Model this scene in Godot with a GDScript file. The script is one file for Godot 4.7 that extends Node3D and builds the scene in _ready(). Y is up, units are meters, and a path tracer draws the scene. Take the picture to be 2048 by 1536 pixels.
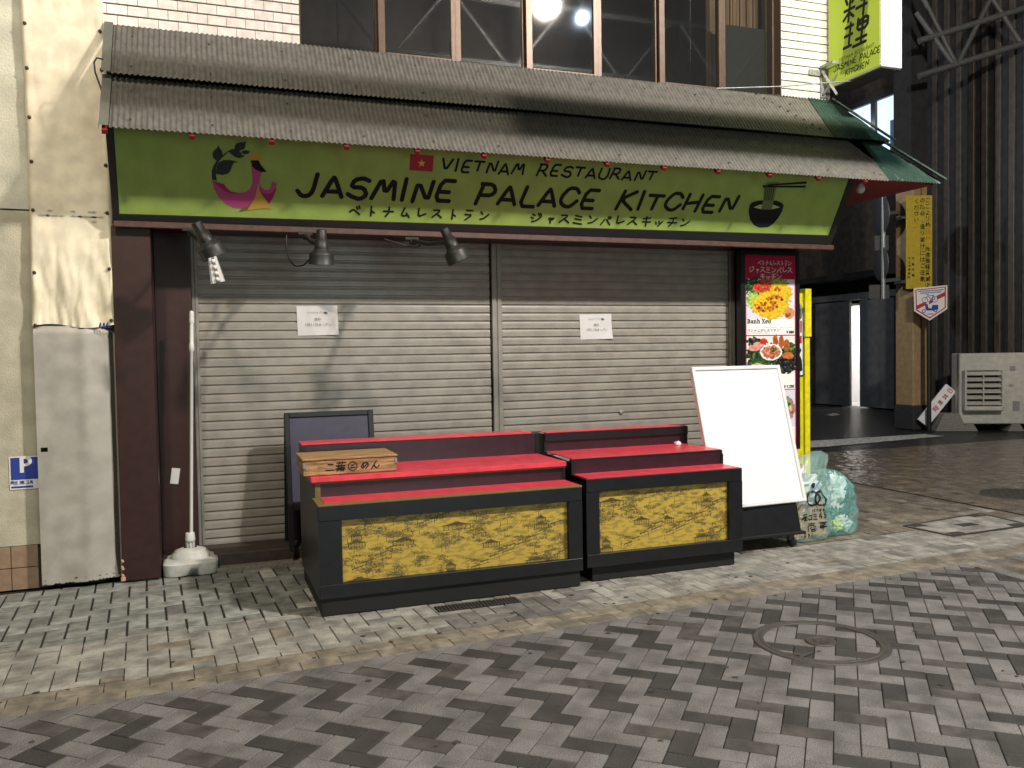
extends Node3D
# A closed Vietnamese restaurant on a paved shopping street at night.
# x runs along the shop front (to the right), y is up, z comes out of the shop towards the camera; the roller shutters stand at z = 0.

var M := {}
var TX := {}
var rng := RandomNumberGenerator.new()
const SIGN_SLOPE := 0.6

# ---------------------------------------------------------------- helpers
func lin(r: float, g: float, b: float, a := 1.0) -> Color:
	var c := Color(r, g, b).linear_to_srgb()
	c.a = a
	return c

func st() -> SurfaceTool:
	var s := SurfaceTool.new()
	s.begin(Mesh.PRIMITIVE_TRIANGLES)
	s.set_smooth_group(-1)
	return s

func tri(s: SurfaceTool, a: Vector3, b: Vector3, c: Vector3):
	s.add_vertex(a); s.add_vertex(c); s.add_vertex(b)

func quad(s: SurfaceTool, a: Vector3, b: Vector3, c: Vector3, d: Vector3):
	tri(s, a, b, c); tri(s, a, c, d)

func quad_uv(s: SurfaceTool, a: Vector3, b: Vector3, c: Vector3, d: Vector3, r := Rect2(0, 0, 1, 1)):
	# a bottom left, b bottom right, c top right, d top left
	var p := [a, c, b, a, d, c]
	var e := r.end
	var u := [Vector2(r.position.x, e.y), Vector2(e.x, r.position.y), e, Vector2(r.position.x, e.y), r.position, Vector2(e.x, r.position.y)]
	for i in 6:
		s.set_uv(u[i]); s.add_vertex(p[i])

func box(s: SurfaceTool, c: Vector3, size: Vector3, bev := 0.0, bs := Basis.IDENTITY):
	var h := size * 0.5
	var k: float = min(bev, min(h.x, min(h.y, h.z)) * 0.9)
	var ax := [Vector3(1, 0, 0), Vector3(0, 1, 0), Vector3(0, 0, 1)]
	var P := func(sx, sy, sz, f):
		var v := Vector3(sx * h.x, sy * h.y, sz * h.z)
		for i in 3:
			if i != f:
				v[i] -= sign(v[i]) * k
		return c + bs * v
	for f in 3:
		var g := (f + 1) % 3
		var e := (f + 2) % 3
		for sg in [-1, 1]:
			var q := []
			for w in [[-1, -1], [1, -1], [1, 1], [-1, 1]]:
				var d := Vector3.ZERO
				d[f] = sg; d[g] = w[0]; d[e] = w[1]
				q.append(P.call(d.x, d.y, d.z, f))
			if sg > 0: quad(s, q[0], q[1], q[2], q[3])
			else: quad(s, q[3], q[2], q[1], q[0])
		if k > 0.0:
			for s1 in [-1, 1]:
				for s2 in [-1, 1]:
					# edge along axis f between faces g and e
					var d1 := Vector3.ZERO
					d1[g] = s1; d1[e] = s2
					var lo := d1; lo[f] = -1
					var hi := d1; hi[f] = 1
					var a: Vector3 = P.call(lo.x, lo.y, lo.z, g)
					var b: Vector3 = P.call(hi.x, hi.y, hi.z, g)
					var c2: Vector3 = P.call(hi.x, hi.y, hi.z, e)
					var d2: Vector3 = P.call(lo.x, lo.y, lo.z, e)
					if s1 * s2 > 0: quad(s, a, d2, c2, b)
					else: quad(s, a, b, c2, d2)
	if k > 0.0:
		for sx in [-1, 1]:
			for sy in [-1, 1]:
				for sz in [-1, 1]:
					var a: Vector3 = P.call(sx, sy, sz, 0)
					var b: Vector3 = P.call(sx, sy, sz, 1)
					var c3: Vector3 = P.call(sx, sy, sz, 2)
					if sx * sy * sz > 0: tri(s, a, b, c3)
					else: tri(s, a, c3, b)

func b2(s: SurfaceTool, x0: float, x1: float, y0: float, y1: float, z0: float, z1: float, bev := 0.0):
	box(s, Vector3(x0 + x1, y0 + y1, z0 + z1) * 0.5, Vector3(x1 - x0, y1 - y0, z1 - z0), bev)

func tube(s: SurfaceTool, pts: Array, r: float, n := 8, r2 := -1.0):
	var rings := []
	var up := Vector3(0.13, 0.97, 0.2).normalized()
	for i in pts.size():
		var d: Vector3 = (pts[min(i + 1, pts.size() - 1)] - pts[max(i - 1, 0)]).normalized()
		var a := d.cross(up)
		if a.length() < 0.05: a = d.cross(Vector3(1, 0, 0.1))
		a = a.normalized()
		var b := d.cross(a).normalized()
		var rr := r if r2 < 0 else lerpf(r, r2, float(i) / (pts.size() - 1))
		var ring := []
		for k in n:
			var t := TAU * k / n
			ring.append(pts[i] + (a * cos(t) + b * sin(t)) * rr)
		rings.append(ring)
	s.set_smooth_group(1)
	for i in rings.size() - 1:
		for k in n:
			var k2 := (k + 1) % n
			quad(s, rings[i][k], rings[i + 1][k], rings[i + 1][k2], rings[i][k2])
	s.set_smooth_group(-1)
	for k in range(1, n - 1):
		tri(s, rings[0][0], rings[0][k], rings[0][k + 1])
		var e: Array = rings[-1]
		tri(s, e[0], e[k + 1], e[k])

func bar(s: SurfaceTool, a: Vector3, b: Vector3, w: float, h: float, up := Vector3.UP):
	var d := b - a
	var x := d.normalized()
	var z := x.cross(up).normalized()
	box(s, (a + b) * 0.5, Vector3(d.length(), h, w), 0.0, Basis(x, z.cross(x), z))

func lathe(s: SurfaceTool, prof: Array, xf: Transform3D, n := 20, smooth := true):
	s.set_smooth_group(1 if smooth else -1)
	for i in prof.size() - 1:
		var p: Vector2 = prof[i]
		var q: Vector2 = prof[i + 1]
		for k in n:
			var t := TAU * k / n
			var u := TAU * (k + 1) / n
			var a := xf * Vector3(p.x * cos(t), p.y, p.x * sin(t))
			var b := xf * Vector3(p.x * cos(u), p.y, p.x * sin(u))
			var c := xf * Vector3(q.x * cos(u), q.y, q.x * sin(u))
			var d := xf * Vector3(q.x * cos(t), q.y, q.x * sin(t))
			if p.x > 1e-5 and q.x > 1e-5: quad(s, a, d, c, b)
			elif p.x > 1e-5: tri(s, a, c, b)
			elif q.x > 1e-5: tri(s, a, d, c)
	s.set_smooth_group(-1)

func prism(s: SurfaceTool, poly: PackedVector2Array, d: float, xf: Transform3D):
	# polygon in the xy plane of xf, from z = 0 (back) to z = d (front)
	if Geometry2D.is_polygon_clockwise(poly): poly.reverse()
	var ix := Geometry2D.triangulate_polygon(poly)
	for i in range(0, ix.size(), 3):
		var v := []
		for j in 3: v.append(poly[ix[i + j]])
		if (v[1] - v[0]).cross(v[2] - v[0]) < 0: v = [v[0], v[2], v[1]]
		tri(s, xf * Vector3(v[0].x, v[0].y, d), xf * Vector3(v[1].x, v[1].y, d), xf * Vector3(v[2].x, v[2].y, d))
		if d > 0.0: tri(s, xf * Vector3(v[0].x, v[0].y, 0), xf * Vector3(v[2].x, v[2].y, 0), xf * Vector3(v[1].x, v[1].y, 0))
	if d > 0.0:
		for i in poly.size():
			var a := poly[i]
			var b := poly[(i + 1) % poly.size()]
			quad(s, xf * Vector3(a.x, a.y, 0), xf * Vector3(b.x, b.y, 0), xf * Vector3(b.x, b.y, d), xf * Vector3(a.x, a.y, d))

func mi(s: SurfaceTool, called: String, m: Material, parent: Node = self, uv := false) -> MeshInstance3D:
	s.generate_normals()
	if uv: s.generate_tangents()
	var o := MeshInstance3D.new()
	o.mesh = s.commit()
	o.mesh.surface_set_material(0, m)
	o.name = called
	parent.add_child(o, true)
	return o

func inst(mesh: Mesh, called: String, m: Material, parent: Node, at: Vector3, turn := 0.0) -> MeshInstance3D:
	var o := MeshInstance3D.new()
	o.mesh = mesh
	o.material_override = m
	o.name = called
	o.position = at
	o.rotation.y = turn
	parent.add_child(o, true)
	return o

func thing(called: String, label: String, category: String, group := "") -> Node3D:
	var o := Node3D.new()
	o.name = called
	add_child(o, true)
	tag(o, label, category, group)
	return o

func tag(o: Node, label: String, category: String, group := ""):
	o.set_meta("label", label)
	o.set_meta("category", category)
	if group: o.set_meta("group", group)

func structure(called: String) -> Node3D:
	var o := Node3D.new()
	o.name = called
	add_child(o, true)
	o.set_meta("kind", "structure")
	return o

func simple_mesh(size: Vector3, bev: float) -> Mesh:
	var s := st()
	box(s, Vector3.ZERO, size, bev)
	s.generate_normals()
	return s.commit()

# ---------------------------------------------------------------- materials
func noise_tex(freq: float, oct: int, lo: float, hi: float, mid := 0.5, sd := 1, cell := false, size := 512) -> NoiseTexture2D:
	var n := FastNoiseLite.new()
	n.seed = sd
	n.noise_type = FastNoiseLite.TYPE_CELLULAR if cell else FastNoiseLite.TYPE_SIMPLEX_SMOOTH
	n.frequency = freq
	n.fractal_octaves = oct
	var t := NoiseTexture2D.new()
	t.width = size; t.height = size
	t.seamless = true
	t.noise = n
	var g := Gradient.new()
	g.set_color(0, Color(lo, lo, lo)); g.set_color(1, Color(hi, hi, hi))
	g.set_offset(0, max(0.0, mid - 0.28)); g.set_offset(1, min(1.0, mid + 0.28))
	t.color_ramp = g
	return t

func bump_tex(freq: float, oct: int, sd := 5) -> NoiseTexture2D:
	var n := FastNoiseLite.new()
	n.seed = sd
	n.frequency = freq
	n.fractal_octaves = oct
	var t := NoiseTexture2D.new()
	t.width = 512; t.height = 512
	t.seamless = true
	t.as_normal_map = true
	t.bump_strength = 6.0
	t.noise = n
	return t

func mat(key: String, c: Color, rough := 0.7, metal := 0.0, tex := "", scale := 1.0, bump := "", bscale := 1.0, bamt := 0.4) -> StandardMaterial3D:
	var m := StandardMaterial3D.new()
	m.resource_name = key
	m.albedo_color = c
	m.roughness = rough
	m.metallic = metal
	if tex != "":
		m.albedo_texture = TX[tex]
		m.uv1_triplanar = true
		m.uv1_world_triplanar = true
		m.uv1_scale = Vector3.ONE * scale
	if bump != "":
		m.normal_enabled = true
		m.normal_texture = TX[bump]
		m.normal_scale = bamt
		if tex == "":
			m.uv1_triplanar = true
			m.uv1_world_triplanar = true
			m.uv1_scale = Vector3.ONE * bscale
	M[key] = m
	return m

func make_materials():
	TX.soft = noise_tex(0.012, 5, 0.9, 1.0, 0.5, 3)
	TX.mid = noise_tex(0.016, 5, 0.82, 1.0, 0.45, 11)
	TX.stain = noise_tex(0.014, 6, 0.52, 1.0, 0.36, 21)
	TX.rust = noise_tex(0.02, 6, 0.72, 1.0, 0.4, 25)
	TX.speck = noise_tex(0.14, 3, 0.62, 1.0, 0.45, 8)
	TX.fine = noise_tex(0.3, 2, 0.8, 1.0, 0.45, 9)
	TX.grime = noise_tex(0.02, 5, 0.76, 1.0, 0.36, 33)
	TX.bfine = bump_tex(0.18, 3, 4)
	TX.bsoft = bump_tex(0.02, 3, 6)
	# streaks: a vertically stretched noise, made as an image
	var n := FastNoiseLite.new()
	n.seed = 17; n.frequency = 0.02; n.fractal_octaves = 4
	var im := Image.create(256, 256, false, Image.FORMAT_RGB8)
	for y in 256:
		for x in 256:
			var xx := cos(TAU * x / 256.0) * 40.0
			var zz := sin(TAU * x / 256.0) * 40.0
			var v: float = clamp(0.88 + 0.3 * n.get_noise_3d(xx * 3.0, sin(TAU * y / 256.0) * 6.0, zz * 3.0 + cos(TAU * y / 256.0) * 6.0), 0.35, 1.0)
			im.set_pixel(x, y, Color(v, v, v * 0.98))
	TX.streak = ImageTexture.create_from_image(im)
	# wood grain (grain runs along u)
	im = Image.create(256, 256, false, Image.FORMAT_RGB8)
	for y in 256:
		for x in 256:
			var v: float = 0.8 + 0.35 * n.get_noise_2d(x * 0.5, y * 7.0) + 0.12 * n.get_noise_2d(x * 3.0, y * 40.0)
			im.set_pixel(x, y, Color(v, v * 0.97, v * 0.9).clamp())
	TX.wood = ImageTexture.create_from_image(im)

	mat("paver_a", lin(0.215, 0.207, 0.206), 0.8, 0, "speck", 2.1, "bfine")
	mat("paver_b", lin(0.245, 0.236, 0.235), 0.8, 0, "speck", 2.3, "bfine")
	mat("paver_c", lin(0.195, 0.188, 0.187), 0.8, 0, "speck", 1.9, "bfine")
	mat("paver_d", lin(0.228, 0.216, 0.213), 0.82, 0, "speck", 2.2, "bfine")
	mat("paver_dark_a", lin(0.062, 0.058, 0.055), 0.72, 0, "speck", 2.2, "bfine")
	mat("paver_dark_b", lin(0.076, 0.07, 0.065), 0.75, 0, "mid", 1.3, "bfine")
	mat("paver_dark_c", lin(0.05, 0.048, 0.047), 0.7, 0, "speck", 1.7, "bfine")
	mat("joint", lin(0.028, 0.025, 0.022), 0.95, 0, "mid", 3.0)
	mat("tile_a", lin(0.3, 0.312, 0.29), 0.7, 0, "mid", 0.9, "bfine")
	mat("tile_b", lin(0.36, 0.37, 0.345), 0.7, 0, "mid", 1.1, "bfine")
	mat("tile_c", lin(0.245, 0.25, 0.23), 0.75, 0, "mid", 1.4, "bfine")
	mat("tile_white", lin(0.6, 0.59, 0.54), 0.65, 0, "mid", 1.2, "bfine")
	mat("tile_grey", lin(0.17, 0.163, 0.155), 0.7, 0, "mid", 1.2, "bfine")
	mat("tile_tan_a", lin(0.235, 0.205, 0.16), 0.75, 0, "mid", 1.0, "bfine")
	mat("tile_tan_b", lin(0.26, 0.226, 0.178), 0.75, 0, "mid", 1.3, "bfine")
	mat("tile_pale_a", lin(0.365, 0.352, 0.318), 0.72, 0, "mid", 0.7, "bfine")
	mat("tile_pale_b", lin(0.33, 0.317, 0.285), 0.72, 0, "mid", 0.8, "bfine")
	mat("crossing_a", lin(0.205, 0.17, 0.135), 0.34, 0, "mid", 0.5, "bfine")
	mat("crossing_b", lin(0.165, 0.135, 0.11), 0.3, 0, "mid", 0.6, "bfine")
	mat("crossing_c", lin(0.225, 0.19, 0.15), 0.36, 0, "mid", 0.5, "bfine")
	mat("crossing_far", lin(0.2, 0.165, 0.13), 0.22, 0, "mid", 0.4, "bsoft", 1.0, 0.5)
	mat("asphalt", lin(0.035, 0.034, 0.034), 0.24, 0, "speck", 3.0, "bfine", 1.0, 1.2)
	mat("road_paint", lin(0.62, 0.6, 0.55), 0.6, 0, "stain", 1.5, "bfine")
	mat("iron", lin(0.075, 0.068, 0.06), 0.55, 0.3, "mid", 4.0, "bfine")
	mat("plaster", lin(0.68, 0.66, 0.54), 0.85, 0, "soft", 0.6, "bfine", 1, 0.15)
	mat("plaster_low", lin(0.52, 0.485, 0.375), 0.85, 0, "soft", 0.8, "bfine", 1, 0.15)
	mat("vinyl", lin(0.86, 0.775, 0.59), 0.5, 0, "soft", 0.9)
	mat("galv", lin(0.46, 0.435, 0.39), 0.55, 0.15, "soft", 0.8)
	mat("soot", lin(0.045, 0.04, 0.032), 0.9, 0, "mid", 5.0)
	mat("snap", lin(0.07, 0.055, 0.035), 0.4, 0.5)
	mat("pinktile", lin(0.33, 0.225, 0.15), 0.5, 0, "soft", 2.0)
	mat("brown", lin(0.038, 0.0125, 0.0105), 0.42, 0, "soft", 1.5)
	mat("brown_fascia", lin(0.085, 0.036, 0.024), 0.5, 0, "mid", 1.5)
	mat("chip", lin(0.6, 0.33, 0.22), 0.8)
	mat("walltile_a", lin(0.7, 0.635, 0.595), 0.3, 0, "soft", 2.0)
	mat("walltile_b", lin(0.67, 0.605, 0.57), 0.3, 0, "soft", 2.3)
	mat("walltile_c", lin(0.73, 0.67, 0.635), 0.28, 0, "soft", 1.7)
	mat("grout", lin(0.10, 0.07, 0.055), 0.95)
	mat("bronze", lin(0.095, 0.056, 0.034), 0.38, 0.35, "soft", 2.0)
	mat("bronze_dark", lin(0.03, 0.02, 0.014), 0.5, 0.2)
	mat("room_dark", lin(0.012, 0.012, 0.013), 0.95)
	mat("curtain", lin(0.22, 0.15, 0.08), 0.9, 0, "streak", 1.2)
	mat("board_dark", lin(0.014, 0.015, 0.011), 0.8)
	mat("awning", lin(0.185, 0.175, 0.158), 0.5, 0.25, "rust", 1.6)
	mat("awning_green", lin(0.032, 0.075, 0.055), 0.45, 0.1, "rust", 1.6)
	mat("awning_cap", lin(0.05, 0.10, 0.075), 0.45, 0.1, "mid", 2.0)
	mat("flashing", lin(0.22, 0.225, 0.2), 0.45, 0.4, "soft", 2.0)
	mat("red_paint", lin(0.26, 0.013, 0.016), 0.55, 0, "soft", 2.0)
	mat("sign_green", lin(0.32, 0.455, 0.1), 0.55, 0, "soft", 0.8)
	mat("sign_frame", lin(0.011, 0.012, 0.014), 0.45)
	mat("ink", lin(0.004, 0.0045, 0.005), 0.9)
	mat("ink_soft", lin(0.05, 0.05, 0.05), 0.8)
	mat("leaf_ink", lin(0.006, 0.02, 0.02), 0.6)
	mat("logo_pink", lin(0.42, 0.06, 0.2), 0.6)
	mat("logo_rose", lin(0.27, 0.012, 0.10), 0.6)
	mat("logo_gold", lin(0.5, 0.31, 0.045), 0.6)
	mat("flag_red", lin(0.34, 0.015, 0.03), 0.6)
	mat("flag_gold", lin(0.75, 0.42, 0.09), 0.6)
	mat("noodle", lin(0.12, 0.17, 0.05), 0.6)
	mat("pale_green", lin(0.42, 0.5, 0.2), 0.6)
	mat("lamp_body", lin(0.012, 0.0125, 0.012), 0.5)
	mat("lamp_shade", lin(0.016, 0.017, 0.0155), 0.5)
	mat("lamp_inside", lin(0.12, 0.12, 0.115), 0.4)
	mat("rubber", lin(0.008, 0.008, 0.008), 0.6)
	mat("slat", lin(0.315, 0.29, 0.255), 0.32, 0.0, "soft", 0.7)
	mat("slat_b", lin(0.305, 0.281, 0.247), 0.34, 0.0, "soft", 0.9)
	mat("rail", lin(0.28, 0.26, 0.23), 0.4, 0.1, "soft", 0.9)
	mat("paper", lin(0.60, 0.585, 0.585), 0.9)
	mat("white_plastic", lin(0.66, 0.655, 0.63), 0.45)
	mat("dirty_plastic", lin(0.6, 0.6, 0.575), 0.55, 0, "soft", 2.2)
	mat("black_paint", lin(0.0075, 0.0083, 0.011), 0.36, 0, "mid", 1.2)
	mat("black_matt", lin(0.004, 0.004, 0.0045), 0.7)
	mat("chalk_panel", lin(0.045, 0.043, 0.08), 0.5, 0, "soft", 1.5)
	mat("red_top", lin(0.7, 0.055, 0.085), 0.34, 0, "soft", 1.1)
	mat("plum", lin(0.032, 0.012, 0.02), 0.3, 0, "soft", 1.5)
	mat("olive_edge", lin(0.16, 0.125, 0.035), 0.55, 0, "soft", 4.0)
	mat("box_wood", lin(0.50, 0.31, 0.165), 0.7, 0, "wood", 2.0)
	mat("box_wood_front", lin(0.50, 0.31, 0.165), 0.7, 0, "wood", 1.6)
	mat("box_wood_end", lin(0.50, 0.31, 0.165), 0.75, 0, "wood", 1.6)
	mat("board_white", lin(0.78, 0.785, 0.8), 0.35)
	mat("alu", lin(0.7, 0.7, 0.71), 0.4, 0.0)
	mat("yellow_panel", lin(0.78, 0.70, 0.012), 0.4, 0, "soft", 2.0)
	mat("white_print", lin(0.75, 0.74, 0.7), 0.6)
	mat("red_print", lin(0.45, 0.02, 0.02), 0.6)
	mat("blue_print", lin(0.02, 0.05, 0.32), 0.6)
	mat("steel", lin(0.33, 0.33, 0.32), 0.4, 0.4, "mid", 4.0)
	mat("girder", lin(0.1, 0.098, 0.095), 0.6, 0.2, "mid", 2.0)
	mat("steel_dark", lin(0.06, 0.058, 0.055), 0.5, 0.3)
	mat("sign_yellow", lin(0.52, 0.37, 0.015), 0.5, 0, "soft", 2.0)
	mat("pillar_tan", lin(0.36, 0.245, 0.12), 0.6, 0, "soft", 1.2)
	mat("pillar_base", lin(0.03, 0.03, 0.03), 0.8, 0, "mid", 2.0)
	mat("cladding", lin(0.03, 0.027, 0.026), 0.6, 0.1, "mid", 0.6)
	mat("cladding_rib", lin(0.085, 0.07, 0.058), 0.5, 0.1, "mid", 0.6)
	mat("dark_wall", lin(0.022, 0.02, 0.02), 0.85, 0, "mid", 0.5)
	mat("dark_wall_brown", lin(0.085, 0.07, 0.055), 0.85, 0, "mid", 0.5)
	mat("door_grey", lin(0.2, 0.2, 0.205), 0.6, 0, "soft", 0.6)
	mat("ac_case", lin(0.5, 0.475, 0.42), 0.55, 0, "soft", 1.5)
	mat("ac_dark", lin(0.03, 0.028, 0.024), 0.8)
	mat("concrete", lin(0.24, 0.225, 0.2), 0.9, 0, "mid", 3.0, "bfine")
	mat("mirror_back", lin(0.11, 0.11, 0.11), 0.35, 0.3, "soft", 2.0)
	mat("cardboard", lin(0.42, 0.24, 0.12), 0.85, 0, "soft", 3.0)
	mat("bin_paper", lin(0.72, 0.74, 0.74), 0.8, 0, "soft", 5.0)
	mat("bin_dark", lin(0.03, 0.035, 0.04), 0.6)
	mat("bin_blue", lin(0.08, 0.2, 0.6), 0.6)
	mat("bin_yellow", lin(0.6, 0.65, 0.15), 0.6)
	for key in ["paver_a", "paver_b", "paver_c", "paver_d", "paver_dark_a", "paver_dark_b", "paver_dark_c", "tile_a", "tile_b", "tile_c", "tile_pale_a", "tile_pale_b", "tile_tan_a", "tile_tan_b", "crossing_a", "crossing_b", "crossing_c", "crossing_far"]:
		var pm: StandardMaterial3D = M[key]
		pm.detail_enabled = true
		pm.detail_albedo = TX.grime
		pm.detail_blend_mode = BaseMaterial3D.BLEND_MODE_MUL
		pm.detail_uv_layer = BaseMaterial3D.DETAIL_UV_2
		pm.uv2_triplanar = true
		pm.uv2_world_triplanar = true
		pm.uv2_scale = Vector3.ONE * 0.45
	var bag := mat("bag", lin(0.28, 0.76, 0.7, 0.26), 0.1, 0, "", 1.0, "bsoft", 2.5, 1.2)
	bag.transparency = BaseMaterial3D.TRANSPARENCY_ALPHA
	bag.cull_mode = BaseMaterial3D.CULL_DISABLED
	var bag2 := bag.duplicate()
	bag2.resource_name = "bag_pale"
	bag2.albedo_color = lin(0.5, 0.84, 0.78, 0.2)
	M["bag_pale"] = bag2
	var gl := mat("glass", lin(0.02, 0.022, 0.024, 0.35), 0.03)
	gl.transparency = BaseMaterial3D.TRANSPARENCY_ALPHA
	gl.metallic_specular = 0.75
	var cl := mat("clear_film", lin(0.7, 0.7, 0.7, 0.3), 0.15)
	cl.transparency = BaseMaterial3D.TRANSPARENCY_ALPHA
	emit("lit_window", Color(0.86, 0.93, 1.0), 1.15)
	emit("lit_door", Color(1.0, 0.97, 0.92), 1.3)
	emit("lit_shop", Color(0.88, 1.0, 0.98), 2.0)
	emit("lit_green", Color(0.74, 0.80, 0.24), 0.5)
	emit("band_green", Color(0.55, 0.60, 0.16), 0.34)
	M.lit_green.albedo_color = lin(0.26, 0.355, 0.06)
	M.band_green.albedo_color = lin(0.2, 0.28, 0.05)
	emit("lamp_warm", Color(1.0, 0.93, 0.82), 26.0)
	emit("lamp_cool", Color(0.86, 0.94, 1.0), 14.0)

func emit(key: String, c: Color, e: float):
	var m := StandardMaterial3D.new()
	m.resource_name = key
	m.albedo_color = Color(0.5, 0.5, 0.5)
	m.emission_enabled = true
	m.emission = c
	m.emission_energy_multiplier = e
	M[key] = m

# ---------------------------------------------------------------- lettering: each character is a few brush strokes on a 10 x 10 grid (x right, y down)
var G := {
	"A": "09 41 52 99,17 77", "C": "92 70 30 04 07 39 69 96", "E": "90 20 09 89,15 75", "H": "10 08,90 89,15 84", "I": "60 39",
	"J": "80 77 59 29 07", "K": "20 09,90 14 99", "L": "20 09 99", "M": "09 30 57 80 99", "N": "19 20 89 90", "P": "20 09,10 70 93 75 15",
	"R": "20 09,10 70 82 65 15,45 99", "S": "91 60 21 14 74 97 69 28 07", "T": "01 91,51 48", "U": "10 07 39 79 96,90 96", "V": "00 49 90",
	"ベ": "06 33 98,61 73,80 92", "ト": "40 49,44 76", "ナ": "04 94,50 55 29", "ム": "40 18 87,65 99", "レ": "20 28 95", "ス": "11 81 08,55 98",
	"ラ": "20 80,14 84 29", "ン": "11 33,18 57 93", "ジ": "11 32,04 25,18 57 93,60 72,80 92", "ャ": "35 84 66,44 59", "ミ": "11 72,14 75,08 89",
	"パ": "34 09,54 99,71 62 73,81 92 83", "キ": "12 81,15 95,40 59", "ッ": "15 27,44 56,84 49", "チ": "11 80,05 95,51 55 29", "オ": "03 93,60 69 48,63 09",
	"ー": "15 95", "プ": "12 72 28,80 71 82,90 93", "ゴ": "12 72 78,08 78,80 81,90 91", "こ": "21 81,26 28 88", "よ": "50 57 39 18 27 89,53 83",
	"り": "20 25,70 76 49", "の": "52 38 17 14 41 81 94 86 58", "た": "02 62,31 09,55 95,48 58 98", "め": "22 47,73 38 17 14 41 71 94 86 68", "、": "48 59",
	"く": "70 14 79", "だ": "02 52,31 09,55 95,48 58 98,70 71,90 91", "さ": "02 92,50 76,14 38 88", "い": "12 18 37,72 86", "。": "17 28 19", "け": "10 19,33 93,70 76 59",
	"に": "10 19,42 92,47 48 98", "は": "10 19,33 93,70 78 48 57 98", "ご": "21 61,26 28 88,70 72,90 92", "ん": "50 09,35 58 78 95,26 35",
	"約": "30 12 43,43 05 45,24 29,16 08,46 57,70 53,63 93 98 79,64 75", "先": "20 13,13 93,50 55,05 95,35 37 09,65 68 98",
	"道": "11 22,04 24 27 09 99,40 51,70 61,32 92,43 83 87 47 44,45 85", "路": "10 40 43 13 11,23 28,08 48,25 45,60 45,62 92 55,62 97,56 59 89 86 57",
	"幅": "02 32 37,02 07,20 29,40 90,52 82 84 54 53,55 85 89 59 56,57 87,70 79", "員": "20 70 72 22 21,24 27 77 74 25,26 76,38 19,68 89",
	"減": "11 22,14 25,19 36,32 92,32 39,44 64,45 48 68 65 46,70 89 97,92 58,80 91", "少": "50 58 47,22 05,72 94,84 09", "通": "11 22,04 24 27 09 99,30 80 52,42 48,42 82 88,45 85,62 68",
	"抜": "02 32,20 29,06 35,42 92,60 39,54 84 48,55 99,80 91", "注": "11 22,04 15,19 36,50 61,32 92,62 69,45 85,39 99",
	"意": "50 51,11 81,31 42,71 62,03 93,24 74 76 26 25,07 19,37 39 69,57 58,87 99", "告": "20 12,12 82,50 54,04 94,16 76 79 19 17", "知": "20 12,12 42,04 44,24 09,25 48,62 92 98 68 63",
	"月": "20 26 09,20 80 89 79,23 83,26 86", "日": "20 80 89 29 21,24 84", "二": "22 72,08 98", "葉": "01 91,30 32,60 62,04 94,23 26 86,53 56,07 97,56 59,57 19,58 89",
	"商": "50 51,11 91,31 42,71 62,13 19,13 93 99 89,45 36,65 76,47 77 79 49 48", "事": "01 91,22 72 74 24 23,15 75 77,06 96,17 77,50 59 39",
	"料": "20 29,05 45,01 13,41 33,26 08,26 48,60 71,63 74,56 96,80 89", "理": "01 31,04 34,20 27,08 38,50 54 94 90 51,52 92,70 79,57 97,49 99",
	"系": "80 21,43 25 65,73 25 85,54 59 49,26 08,67 89", "市": "50 51,02 92,13 17,13 83 87 78,51 59", "土": "50 58,13 83,08 98", "木": "50 59,13 93,53 17,53 97",
	"務": "10 50 32,04 54 45,24 29 19,25 08,60 52,62 92 57,63 97,58 88 89", "所": "00 40,03 43 45 05,03 09,80 61,62 68 59,64 94,84 89", "署": "11 81 83 13 12,31 33,61 63,05 95,44 54,36 86 89 39 37,93 17",
	"駐": "00 09,00 40,02 42,04 44,06 46 49,70 71,52 92,72 79,55 95,49 99", "車": "11 81,22 72 76 26 23,24 74,08 98,50 59", "場": "02 32,20 28,08 36,51 81 84 54 52,53 83,46 96,56 38,67 97 89",
	"1": "42 50 59", "0": "50 32 36 59 78 72 51", "5": "80 30 24 64 86 68 28", "M_": "19 10 55 90 99", "4": "60 16 86,63 69", "8": "50 32 44 76 68 48 36 64 72 51", "L_": "30 38 78",
	"o": "54 36 48 68 76 64 55", "r": "34 39,35 54 74", "u": "34 37 48 67 74,74 79", "p": "34 39,35 54 75 67 37", "g": "74 54 35 47 67 74 78 59 39"}

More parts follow.
